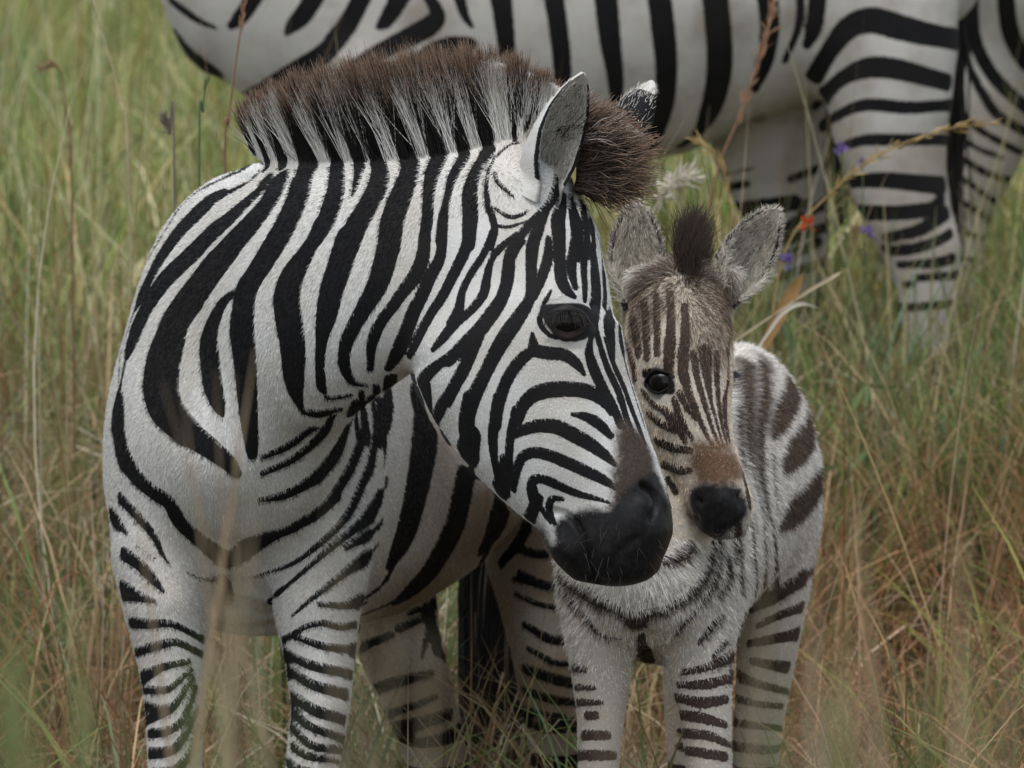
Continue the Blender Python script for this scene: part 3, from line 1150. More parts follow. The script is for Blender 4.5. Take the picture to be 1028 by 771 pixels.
# relief: cheek edge, eye socket, nostril, mouth, muscles, made on the skin along its own normals
tree = tri_ray(me)
def dent(v, n, px, py, r, depth, d_=None):
    p, nn = look(tree, px, py)
    if p is None:
        return v
    d = np.linalg.norm(v - np.array(p), axis=1)
    ok = (n @ np.array(nn)) > 0
    return v + n * (depth * np.exp(-(d / r) ** 2) * ok)[:, None]
for args in (
    (610, 560, .014, .003), (572, 556, .013, .004), (646, 506, .010, .004), (667, 503, .008, .003), (598, 582, .008, -.010),
    (566, 322, .034, -.006), (560, 300, .030, .006), (580, 300, .022, .004), (540, 350, .05, .004),
    (610, 400, .03, -.004), (600, 440, .03, -.005), (575, 430, .035, .003), (470, 390, .05, .005),
    (640, 520, .02, .004), (562, 545, .012, .004), (560, 500, .02, -.003),
    (230, 470, .05, .010), (190, 450, .06, .008), (245, 530, .05, -.004), (340, 420, .02, -.006), (310, 440, .025, -.006), (280, 465, .04, -.006),
    (330, 500, .05, .006), (150, 420, .06, .006), (240, 590, .03, -.012), (238, 610, .03, -.014), (180, 600, .03, .005), (320, 610, .03, .005)):
    v = dent(v, n, *args)
def groove(v, n, line, r, depth):
    """A continuous furrow along a line on the skin."""
    c = catmull(np.array(line, float), 40)
    hits = [look(tree, x, y) for x, y in c]
    pts = np.array([h[0] for h in hits if h[0] is not None])
    nn = np.array([h[1] for h in hits if h[0] is not None]).mean(0)
    near = np.linalg.norm(v - pts.mean(0), axis=1) < .12
    d = np.full(len(v), 9.0)
    d[near] = np.min(np.linalg.norm(v[near][:, None] - pts[None], axis=2), 1)
    return v - n * (depth * np.exp(-(d / r) ** 2) * ((n @ nn) > -.2))[:, None]


v = groove(v, n, [(599, 586), (596, 576), (591, 562), (587, 548), (583, 535), (577, 524), (566, 516), (556, 514)], .0042, .0075)
v = groove(v, n, [(646, 488), (654, 493), (659, 502), (659, 512), (653, 520)], .0050, .0085)
v = groove(v, n, [(640, 540), (625, 552), (612, 570)], .006, .002)
v = groove(v, n, [(548, 306), (560, 303), (575, 302), (592, 305)], .004, .002)
v = groove(v, n, [(550, 345), (565, 351), (582, 350)], .004, .0018)
me.vertices.foreach_set('co', v.astype(np.float32).ravel())
me.update()
paint = Paint(me)
paint.lay(MARE_STRIPES)
k0 = len(paint.v)
w = blur(me, paint.seen(), 5) * np.clip((paint.v[:, 2] - .36) / .05, 0, 1)
# far side: plain bands running round the body
ax = (torso.C[-1] - torso.C[0]); ax = ax / np.linalg.norm(ax)
ph = (paint.v - torso.C[0]) @ ax
leg = np.clip((0.62 - paint.v[:, 2]) / 0.05, 0, 1)
ph = ph / 0.085 * (1 - leg) + paint.v[:, 2] / 0.05 * leg + 0.35 * np.sin(paint.v[:, 2] * 9)
bands = np.cos(ph * 2 * math.pi) * np.where(leg > 0.5, 0.010, 0.016) + 0.002
hpos, hu, hv_, hw, hA, hoff = head.local(paint.v)
onh = np.clip((0.05 - (np.linalg.norm(hoff, axis=1) - hA.max(1))) / 0.02, 0, 1) * (hpos > 1.0)
fine_b = np.cos((hv_ - 0.35 * hu) / 0.0125 * 2 * math.pi) * 0.003      # the forehead and the bridge of the nose carry narrow lengthwise lines
bands = bands * (1 - onh) + fine_b * onh
sd = np.minimum(paint.sd, .02) * w + bands * (1 - w)
nose = add_strokes(paint, sheet('''
@450,400,.249
715,130,60 735,200,130 765,300,190 780,390,200 760,450,200
690,300,60 700,380,80 690,430,70
'''), np.zeros(k0), 0.019)
muz = add_strokes(paint, sheet('''
@450,400,.249
470,640,110 540,620,250 650,600,320 720,560,300 770,470,230 800,400,140
490,540,140 560,520,150 640,520,150
590,740,120 650,740,140
830,330,40 850,420,80 850,520,80
'''), np.zeros(k0), 0.014)
muz = add_strokes(paint, sheet('''
@450,230,.249
385,318,26 400,325,46 450,335,80 520,335,80 560,345,60
400,350,40 430,395,50 490,420,70 545,410,70 570,370,50
600,325,30 590,340,40 575,430,30
'''), muz, 0.003)
for q in ((618, 552, 8.74, .068), (640, 535, 8.73, .062), (575, 548, 8.745, .045), (600, 560, 8.74, .06), (566, 538, 8.745, .036)):
    dd_ = np.linalg.norm(paint.v - at(*q[:3]), axis=1)
    muz = np.maximum(muz, np.clip(.5 - (dd_ - q[3]) / .030, 0, 1))
dirt_shade = np.clip((0.95 - paint.v[:, 2]) / 0.5, 0, 1) * 0.36 + 0.95 * np.clip(((paint.v - at(300, 400, 9.3)) @ ax) / 0.3, 0, 1)  # dust low down; on the flank tan dirt with shade painted in
dirt_shade = dirt_shade * np.clip((np.sin(paint.v[:, 0] * 37) * np.sin(paint.v[:, 2] * 31 + 1) + 1.6) / 2, 0.3, 1)
pieces = []
EARS = [dict(base=at(537, 196, 8.738), tip=at(587, 74, 8.70), face=img(0.62, 0.18, -0.9), width=0.0335, depth=0.036),
        dict(base=at(612, 165, 8.86), tip=at(657, 83, 8.89), face=img(0.75, 0.25, 0.60), width=0.031, depth=0.036)]
ear_sets = []
for E in EARS:
    ev, eq, info = ear_mesh(**E, nb=0.9)
    add_piece(me, ev, eq)
    bands_e = ((0.40, 0.84),) if E is EARS[1] else ((-1.2, -1.1),)
    s_ = ear_attrs(info, back_bands=bands_e)
    ins = info[:, 2]
    pieces.append(dict(n=len(ev), sd=s_, dirt_shade=np.where(ins > .5, 0.12, 0.0)))
    ear_sets.append((ev, info))
# eyelids
pe, ne = look(tree, 569, 322)
pe, ne = np.array(pe), unit(np.array(ne) * 0.6 + unit(EYE - np.array(pe)) * 0.6)
X, Y, Nn = plane_frame(ne, UV_ + RV * 0.06)
for rx, ry, r, lift, arc in ((.0250, .0165, .0036, .0005, None), (.0262, .0128, .0060, .0050, (0.02, math.pi - 0.02)), (.0262, .0205, .0052, .0008, (math.pi + .45, 2 * math.pi - .25))):
    tv, tq = tube_ring(pe, X, Y, Nn, rx, ry, r, lift=lift, arc=arc)
    add_piece(me, tv, tq)
    pieces.append(dict(n=len(tv), sd=np.full(len(tv), -0.02), d_muzzle=0.0 if abs(r - .0052) < 1e-6 else 0.6, d_brownish=0.32))
finish(me, k0, dict(sd=sd, nose=nose, muzzle=muz, dirt_shade=dirt_shade, brownish=np.zeros(k0)), pieces)
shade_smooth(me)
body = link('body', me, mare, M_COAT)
link('eye', ball_mesh('eye', pe - Nn * 0.0125, 0.0205, Nn), mare, M_EYE)
X_eye, Y_eye, N_eye = X, Y, Nn
MARE_BODY_V, MARE_BODY_N = paint.v, paint.n

# ---------------- mane
MANE_B = np.array([(246, 152), (256, 162), (280, 166), (322, 168), (360, 168), (400, 166), (440, 162), (480, 154), (505, 147), (525, 140), (550, 130), (572, 128)], float)
MANE_T = np.array([(234, 116), (243, 109), (264, 94), (296, 82), (330, 74), (370, 67), (410, 62), (450, 58), (490, 57), (522, 66), (566, 86), (592, 99)], float)


def mane():
    g = np.random.default_rng(11)
    bb, tt = catmull(MANE_B, 240), catmull(MANE_T, 240)
    N = 46000
    u = g.uniform(0, 1, N)
    k = np.clip((u * 239).astype(int), 0, 239)
    v0 = g.uniform(.02, .80, N) ** .8
    R, ok, wt = np.empty((N, 3)), np.zeros(N, bool), np.zeros(N, bool)
    for i in range(N):
        q = bb[k[i]] + (tt[k[i]] - bb[k[i]]) * v0[i]
        h = look(paint.tree, q[0], q[1])
        if h[0] is None or np.linalg.norm(np.array(h[0]) - EYE) > 9.6:
            continue
        ok[i] = True
        R[i] = h[0]
        wt[i] = paint.sd[paint.kd.find(h[0])[1]] + g.normal(0, .0009) > 0
    # top ridge: roots taken from the highest skin and set back through the thickness of the crest
    ridge = v0 > .45
    back = np.where(ridge, g.uniform(0, .040, N), 0.0)
    R = R + FV * back[:, None]
    R, k, u, v0, wt, back = R[ok], k[ok], u[ok], v0[ok], wt[ok], back[ok]
    N = len(R)
    vec = tt[k] - bb[k]
    H = np.hypot(vec[:, 0], vec[:, 1]) * (np.linalg.norm(R - EYE, axis=1) / FPX)
    d0 = unit(RV * vec[:, 0:1] - UV_ * vec[:, 1:2])
    wild = np.where(g.uniform(0, 1, N) < .12, 2.6, 1.0)[:, None]
    tuft = .07 * np.sin(u * 170 + 2 * np.sin(u * 47)) + .05 * np.sin(u * 420)
    d0 = unit(d0 + g.normal(0, .075, (N, 3)) * wild + RV * tuft[:, None] - FV * (.10 * (back < .004))[:, None])
    top = np.where(wt & (back < .02), g.choice([.66, .74, .82, .90], N), g.choice([.80, .88, .95, 1.02, 1.08], N)) * g.uniform(.92, 1.06, N)
    top = top * (1 + .05 * np.sin(u * 95) + .03 * np.sin(u * 240))
    L = np.maximum(top - v0, .05) * H
    bend = unit(g.normal(0, 1, (N, 3)) + RV * .2)
    t = np.linspace(0, 1, 6)
    P = R[:, None] + d0[:, None] * (L[:, None] * t)[..., None] + bend[:, None] * (L[:, None] * .09 * t * t)[..., None]
    rust = np.interp(u, [0, .25, .55, 1], [1.25, 1.15, .8, .75])[:, None]
    brown = np.array([.115, .064, .034]) * rust
    f = np.clip((v0 - .55) / .40, 0, 1)[:, None]
    dark = np.array([.013, .0105, .0095]) * (1 - f) + brown * .75 * f
    white = np.array([.74, .72, .67]) * g.uniform(.8, 1.05, (N, 1))
    isw = (wt & (back < .02) & (v0 < .78))
    P1, P2 = P[isw], P[~isw]
    hair('mane', P2, .00034, .00010, dark[~isw] * g.uniform(.7, 1.3, ((~isw).sum(), 1)), M_MANE, mare)
    hair('pale_mane', P1, .00038, .00012, white[isw], M_PALEMANE, mare)
    # forelock: a fan of dark brown hair thrown forward between the ears
    N2 = 5600
    a = g.uniform(0, 1, N2)
    r0 = np.array([(556, 128), (575, 138), (590, 160), (592, 178), (588, 192)], float)
    t0 = np.array([(600, 106), (626, 117), (650, 142), (653, 168), (638, 194)], float)
    rr, tt = catmull(r0, 60), catmull(t0, 60)
    kk = np.clip((a * 58.99).astype(int), 0, 58); ff = (a * 58.99 - kk)[:, None]
    B = rr[kk] * (1 - ff) + rr[kk + 1] * ff
    Tt = tt[kk] * (1 - ff) + tt[kk + 1] * ff
    dd = 8.76 + g.uniform(-.015, .05, N2)
    R0 = np.array([at(p[0] - q, p[1], d_) for p, d_, q in zip(B, dd, g.uniform(0, 14, N2))])
    vec = Tt - B
    L = np.hypot(vec[:, 0], vec[:, 1]) * g.choice([.3, .42, .55, .68, .8, .92, 1.05, 1.15], N2) * (.93 + .12 * np.sin(a * 31)) * g.uniform(.85, 1.1, N2) * 8.76 / FPX + 0.008
    dv = unit(RV * vec[:, 0:1] - UV_ * vec[:, 1:2]); dv = unit(dv + g.normal(0, .15, (N2, 3)) * np.where(g.uniform(0, 1, (N2, 1)) < .2, 2.0, 1.0) + (UV_ * .10)[None] * np.sin(a * 43)[:, None])
    P = np.empty((N2, 6, 3))
    for q, t in enumerate(np.linspace(0, 1, 6)):
        P[:, q] = R0 + dv * (L * t)[:, None] - UV_ * (0.012 * t * t * g.uniform(.0, 1, N2))[:, None]
    pale = (np.abs(a - .33) < .06) & (g.uniform(0, 1, N2) < .5)
    c = np.where(pale[:, None], [.46, .40, .35], np.array([.030, .021, .016]) * g.uniform(.6, 2.2, (N2, 1)))
    hair('forelock', P, 0.00055, 0.0002, c, M_MANE, mare)


mane()


def ear_fur(sets, parent, count, length, col, seed):
    g = np.random.default_rng(seed)
    Ps, Cs = [], []
    for (ev, info), E in sets:
        m = np.nonzero((info[:, 2] > .5) & (info[:, 0] < .90) & (np.abs(info[:, 1]) < .80) & (info[:, 0] > .12))[0]
        i = g.choice(m, count)
        p = ev[i] + g.normal(0, .002, (count, 3))
        ax_ = unit(np.asarray(E['tip']) - np.asarray(E['base']))
        F = unit(np.asarray(E['face']) - ax_ * (np.asarray(E['face']) @ ax_))
        Wd = np.cross(ax_, F)
        inward = -np.sign(info[i, 1])[:, None] * Wd
        d = unit(inward * .45 * np.abs(info[i, 1])[:, None] + F * .30 + ax_ * .75 + g.normal(0, .26, (count, 3)))
        L = length * g.uniform(.4, 1.1, count) * np.interp(info[i, 0], [0, .3, .8, 1], [1.1, 1.0, .7, .35])
        P = np.empty((count, 4, 3))
        for q, t in enumerate(np.linspace(0, 1, 4)):
            P[:, q] = p + d * (L * t)[:, None] + ax_ * (L * .35 * t * t)[:, None]
        Ps.append(P)
        Cs.append(np.array(col) * np.where(g.uniform(0, 1, (count, 1)) < .16, .12, 1) * g.uniform(.6, 1.1, (count, 1)))
    return hair('ear_fur', np.vstack(Ps), .00030, .00012, np.vstack(Cs), M_EARFUR, parent)


ear_fur(list(zip(ear_sets, EARS)), mare, 4200, .012, (.80, .76, .68), 21)


# ---------------- tail tassel hanging between the hind legs
def tassel():
    g = np.random.default_rng(13)
    N = 5200
    top = at(500, 500, 10.42)
    P = np.empty((N, 8, 3))
    a = g.uniform(0, 2 * math.pi, N); r = np.sqrt(g.uniform(0, 1, N))
    off = RV * (np.cos(a) * r * .056)[:, None] + FV * (np.sin(a) * r * .03)[:, None]
    L = g.uniform(.32, .50, N)
    for q, t in enumerate(np.linspace(0, 1, 8)):
        P[:, q] = top + off * (0.45 + 0.65 * min(t * 3, 1) - 0.15 * t) - np.array([0, 0, 1.0]) * (L * t)[:, None] - np.array([0, 0, 1]) * g.uniform(0, .02, N)[:, None] + g.normal(0, .001, (N, 3))
    pale = g.uniform(0, 1, N) < .07
    c = np.where(pale[:, None], [.22, .18, .14], [.014, .012, .012])
    hair('tail', P, .0009, .0005, c, M_TASSEL, mare)
    dock = Loft(np.array([np.r_[at(452, 235, 10.36), .032, .034], np.r_[at(478, 330, 10.45), .026, .028], np.r_[at(497, 430, 10.46), .022, .024], np.r_[at(500, 520, 10.43), .016, .018]]), FV, n=10)
    m_ = skin([dock], 0.008, 3, 1)
    vv, nn = arrays(m_)
    put(m_, 'sd', np.cos(vv[:, 2] * 2 * math.pi / .045) * .009)
    shade_smooth(m_)
    link('tail_dock', m_, mare, M_COAT)


tassel()


def short_coat():
    """The mare's own short summer coat: flat-lying hairs taking the colour of the skin they stand on."""
    g = np.random.default_rng(61)
    n_ = 420000
    P, Nn_, near = scatter(me_mare, n_, mask=np.concatenate([(w_mare > 0.3) & (muz_mare < .85), np.zeros(len(me_mare.vertices) - k0_mare, bool)]), seed=62)
    near = np.minimum(near, k0_mare - 1)
    eye_d = np.linalg.norm(P - pe, axis=1)
    keep = eye_d > .031
    P, Nn_, near = P[keep], Nn_[keep], near[keep]
    n_ = len(P)
    # distance to the stripe edge carried from the nearest vertex
    off = P - paint.v[near]
    d = sd_mare[near] + np.einsum('ij,ij->i', grad_mare[near], off)
    d = d + g.normal(0, .0004, n_)
    wh = np.clip(.5 + d / .0008, 0, 1)[:, None]
    dirt_shade_ = dirt_shade_mare[near][:, None] * .8  # hairs take up the dirt and the flank's painted shade
    white = np.array([.70, .68, .64]) * (1 - dirt_shade_) + np.array([.33, .26, .19]) * dirt_shade_
    c = white * wh + np.array([.010, .0095, .0098]) * (1 - wh)
    nz = np.clip(nose_mare[near] * 1.3 - .15 + g.normal(0, .1, n_), 0, 1)[:, None]
    c = c * (1 - nz) + np.array([.080, .052, .038]) * nz
    mz = np.clip(muz_mare[near] * 1.25 + g.normal(0, .16, n_) * (muz_mare[near] > .03), 0, 1)[:, None]
    c = c * (1 - mz) + np.array([.0095, .0088, .0088]) * mz
    c = c * g.uniform(.86, 1.1, (n_, 1))
    face = unit(head.C[-1] - head.C[0])
    onface = onh_mare[near][:, None]
    comb = face * onface + (np.array([0, 0, -1.0]) + unit(torso.C[-1] - torso.C[0]) * .8) * (1 - onface)
    cpos, cu, cv, cw, cA, coff = crest.local(P)
    oncrest = (np.linalg.norm(coff, axis=1) < cA.max(1) * 1.15)[:, None] & (onface < .5)
    comb = np.where(oncrest, UV_ - RV * .25, comb)
    dd = comb - Nn_ * np.sum(comb * Nn_, 1, keepdims=True)
    dd = unit(unit(dd) + g.normal(0, .18, (n_, 3)))
    L = .0062 * g.uniform(.6, 1.15, n_) * (1 - .45 * onface[:, 0])
    S_ = np.stack([P - Nn_ * .0006 + (dd * t + Nn_ * .26 * t * (1.3 - .7 * t)) * L[:, None] for t in (0, .5, 1)], 1)
    hair('short_coat', S_, .00026, .00010, c, hair_mat('short_coat_hair', (.5, .47, .43), .9, 3.0, 0.2, rough=.7), mare)


me_mare, w_mare, muz_mare, sd_mare, dirt_shade_mare, nose_mare, onh_mare, k0_mare = me, w, muz, sd, dirt_shade, nose, onh, k0
# gradient of the stripe distance on the skin, from each vertex's neighbours
ed = np.empty(len(me.edges) * 2, np.int32); me.edges.foreach_get('vertices', ed); ed = ed.reshape(-1, 2)
ed = ed[(ed < k0).all(1)]
dv_ = paint.v[ed[:, 1]] - paint.v[ed[:, 0]]
ds_ = (sd[ed[:, 1]] - sd[ed[:, 0]]) / np.maximum(np.sum(dv_ * dv_, 1), 1e-10)
grad_mare = np.zeros((k0, 3)); cnt = np.bincount(ed.ravel(), minlength=k0)
for j in range(3):
    grad_mare[:, j] = (np.bincount(ed[:, 0], weights=ds_ * dv_[:, j], minlength=k0) + np.bincount(ed[:, 1], weights=ds_ * dv_[:, j], minlength=k0)) / np.maximum(cnt, 1) * 2
short_coat()


def whiskers():
    g = np.random.default_rng(71)
    P = []
    for _ in range(34):
        h = look(paint.tree, g.uniform(560, 662), g.uniform(525, 582))
        if h[0] is None or np.linalg.norm(np.array(h[0]) - EYE) > 9.0:
            continue
        p, n_ = np.array(h[0]), np.array(h[1])
        d = unit(n_ + g.normal(0, .35, 3) - UV_ * .3)
        L = g.uniform(.012, .034)
        P.append([p + d * L * t - UV_ * (.25 * L * t * t) for t in (0, .33, .66, 1)])
    hair('whiskers', np.array(P), .00028, .0001, np.tile([.045, .04, .038], (len(P), 1)), M_TASSEL, mare)
    Pl = []
    for i in range(150):      # lashes along the upper lid
        a = g.uniform(.12, math.pi - .12)
        p = pe + X_eye * .0262 * math.cos(a) + Y_eye * .0105 * math.sin(a) + N_eye * .0095
        d = unit(N_eye * .75 - UV_ * .65 + X_eye * math.cos(a) * .4 + g.normal(0, .12, 3))
        L = g.uniform(.010, .020)
        Pl.append([p + d * L * t - UV_ * .3 * L * t * t for t in (0, .5, 1)])
    hair('eyelashes', np.array(Pl), .00035, .00012, np.tile([.015, .013, .012], (len(Pl), 1)), M_TASSEL, mare)


whiskers()
# ------------------------------------------------------------------ foal pressed against the mare's side
f_torso = Loft(rows('''
648 592 9.13 .075 .070
655 560 9.22 .145 .118
676 522 9.42 .160 .128
705 490 9.62 .165 .132
731 468 9.82 .165 .114
744 458 9.95 .145 .104
754 452 10.04 .060 .055
'''), [0, 0, 1], k=0.04, e=2.0, n=14, taper=0.08)
f_neck = Loft(rows('''
658 520 9.36 .120 .082
668 440 9.36 .105 .066
680 360 9.32 .090 .056
690 312 9.29 .075 .052
'''), img(0.05, 0.2, -1), k=0.04, n=10)
f_headup = img(0.42, -0.16, -0.92)
f_head = Loft(rows('''
681 284 9.235 .042 .044
683 308 9.215 .062 .060
684 350 9.195 .078 .067
688 395 9.170 .076 .060
699 438 9.140 .059 .046
715 476 9.115 .045 .0385
726 508 9.100 .040 .040
727 528 9.095 .028 .032
'''), f_headup, k=0.018, e=2.15, n=16, cap=0.6, taper=0.15)
f_chin = Loft(rows('''
704 500 9.135 .022 .026
710 524 9.125 .017 .022
'''), f_headup, k=0.012, n=5)
f_legs = [limb('''
606 560 9.26 .045 .075
602 610 9.22 .050 .070
604 645 9.20 .046 .056
604 690 9.19 .036 .042
602 740 9.18 .028 .034
600 790 9.17 .027 .034
599 850 9.17 .034 .040
598 900 9.18 .024 .028
597 990 9.19 .020 .024
597 1060 9.19 .026 .032
597 1120 9.16 .036 .046
'''), limb('''
702 560 9.27 .045 .075
700 610 9.23 .050 .070
701 650 9.21 .047 .056
705 690 9.20 .039 .042
711 740 9.19 .031 .034
712 790 9.18 .030 .034
713 850 9.18 .034 .040
713 900 9.19 .024 .028
713 990 9.20 .020 .024
713 1060 9.20 .026 .032
713 1118 9.17 .036 .046
'''), limb('''
770 480 9.86 .062 .150
778 550 9.86 .058 .115
774 610 9.85 .048 .080
768 670 9.86 .040 .062
762 720 9.88 .034 .052
757 770 9.92 .034 .050
755 850 9.92 .024 .030
753 920 9.88 .021 .026
753 975 9.86 .028 .034
752 1010 9.83 .036 .046
'''), limb('''
680 500 9.90 .050 .120
684 580 9.90 .045 .090
690 660 9.90 .036 .062
692 740 9.93 .033 .050
692 850 9.93 .024 .030
692 975 9.88 .028 .034
692 1008 9.85 .036 .046
''')]

f_roots = [Loft(rows('''
645 322 9.25 .024 .024
640 282 9.235 .019 .020
'''), FV, k=.02, n=4), Loft(rows('''
716 312 9.26 .022 .022
733 276 9.255 .017 .018
'''), FV, k=.02, n=4)]
foal = thing('zebra_foal', 'fluffy brown-striped zebra foal with upright dark tuft of mane, tucked beside the adult muzzle', 'zebra foal', tuple(at(690, 760, 9.5) * [1, 1, 0]))
me = skin([f_torso, f_neck] + f_legs + [f_head, f_chin] + f_roots, 0.007, 3, 1)
refine(me, lambda c: np.linalg.norm(c - at(695, 400, 9.15), axis=1) < 0.22)
v, n = arrays(me)
tree = tri_ray(me)
for args in ((660, 382, .022, -.006), (655, 365, .02, .004), (700, 400, .02, .003), (690, 330, .03, .004), (670, 430, .02, .003), (744, 499, .007, -.007), (702, 503, .006, -.006), (745, 506, .006, -.004),(722, 500, .014, .002), (712, 528, .006, -.003), (726, 531, .006, -.004), (738, 527, .006, -.003),
             (700, 520, .006, -.002), (650, 640, .025, -.012), (648, 660, .025, -.014), (645, 600, .05, .006)):
    v = dent(v, n, *args)
me.vertices.foreach_set('co', v.astype(np.float32).ravel())
me.update()
fp = Paint(me, far=0.02, slant=2.3)
fp.lay(FOAL_STRIPES)
k0 = len(fp.v)
w = blur(me, fp.seen(), 4) * np.clip((fp.v[:, 2] - .36) / .05, 0, 1)
ax = unit(f_torso.C[-1] - f_torso.C[0])
ph = (fp.v - f_torso.C[0]) @ ax
leg = np.clip((0.58 - fp.v[:, 2]) / 0.05, 0, 1)
ph = ph / 0.06 * (1 - leg) + fp.v[:, 2] / 0.04 * leg + 0.3 * np.sin(fp.v[:, 2] * 14)
bands = np.cos(ph * 2 * math.pi) * 0.010 + 0.001
sd = np.minimum(fp.sd, .02) * w + bands * (1 - w)
z0 = np.zeros(k0)
nose = add_strokes(fp, sheet('''
@600,350,.249
400,400,60 460,400,90 520,400,60
420,450,130 470,460,160 530,480,130
440,500,120 500,510,140
'''), z0, 0.022) * .9
muz = add_strokes(fp, sheet('''
@600,350,.249
420,620,130 480,630,200 540,640,150
440,590,80 500,590,100 560,590,60
430,690,90 500,700,100
'''), z0, 0.014)
muz = add_strokes(fp, sheet('''
@600,350,.249
190,100,30 240,110,70 290,150,50
200,140,40 250,160,50 300,170,30
545,110,20 545,140,20
'''), muz, 0.004)
brow = add_strokes(fp, sheet('''
@600,190,.249
380,300,200 400,380,300 430,460,240 435,530,210 445,640,130
240,400,200 230,440,150 200,500,120 170,560,60
480,360,150 500,440,120 520,520,90 525,580,60
'''), z0, 0.016)
for q in ((726, 512, 9.07, .036), (717, 520, 9.09, .036), (709, 512, 9.11, .030)):
    dd_ = np.linalg.norm(fp.v - at(*q[:3]), axis=1)
    muz = np.maximum(muz, np.clip(.5 - (dd_ - q[3] + .004) / .024, 0, 1))
fuzz = add_strokes(fp, sheet('''
@600,350,.249
585,60,130 600,220,120 615,380,110 645,520,90 670,640,60
660,40,80 665,200,70 680,340,50
600,-60,90 680,-40,90
'''), z0, 0.016)
bro = np.clip(0.85 - 0.0 * w, 0, 1) * np.ones(k0)
chest = np.exp(-(np.linalg.norm(fp.v - at(650, 570, 9.15), axis=1) / 0.12) ** 2)
lowface = np.exp(-(np.linalg.norm(fp.v - at(668, 450, 9.12), axis=1) / 0.045) ** 2)
bro = bro * (1 - chest) * (1 - 0.9 * lowface)
dirt_shade = 0.06 + 0.25 * np.clip((0.75 - fp.v[:, 2]) / 0.3, 0, 1) + 0.55 * brow
F_EARS = [dict(base=at(641, 312, 9.235), tip=at(638, 203, 9.24), face=img(-0.10, 0.10, -1), width=0.034, depth=0.028),
          dict(base=at(722, 300, 9.255), tip=at(780, 210, 9.26), face=img(0.35, 0.25, -1), width=0.035, depth=0.028)]
pieces, f_sets = [], []
for E in F_EARS:
    ev, eq, info = ear_mesh(**E, nb=0.62)
    add_piece(me, ev, eq)
    pieces.append(dict(n=len(ev), sd=np.minimum(ear_attrs(info, back_bands=((0.3, 0.45), (0.75, 0.9))), np.where(info[:, 0] < .9, (np.abs(np.abs(info[:, 1]) - .90) - .10) * .05, .02)), dirt_shade=np.where(info[:, 2] > .5, .15, .1), brownish=np.full(len(ev), .1)))
    f_sets.append((ev, info))
fe, fn = look(tree, 661, 383)
fe, fn = np.array(fe), unit(np.array(fn) + unit(EYE - np.array(fe)) * 0.5)
X, Y, Nn = plane_frame(fn, UV_ - RV * 0.15)
for rx, ry, r, lift, arc in ((.0200, .0150, .0019, .001, None), (.0205, .0145, .0028, .003, (0.1, math.pi - .1))):
    tv, tq = tube_ring(fe, X, Y, Nn, rx, ry, r, lift=lift, arc=arc)
    add_piece(me, tv, tq)
    pieces.append(dict(n=len(tv), sd=np.full(len(tv), -.02), d_muzzle=.6))
finish(me, k0, dict(sd=sd, nose=nose, muzzle=muz, dirt_shade=dirt_shade, brownish=bro), pieces)
shade_smooth(me)
link('body', me, foal, M_FOAL)
link('eye', ball_mesh('eye', fe - Nn * 0.0125, 0.0185, Nn), foal, M_EYE)
fe2, fn2 = look(tree, 738, 377)
if fe2 is not None:
    fe2, fn2 = np.array(fe2), np.array(fn2)
    link('eye', ball_mesh('eye', fe2 - fn2 * 0.009, 0.0150, fn2), foal, M_EYE)


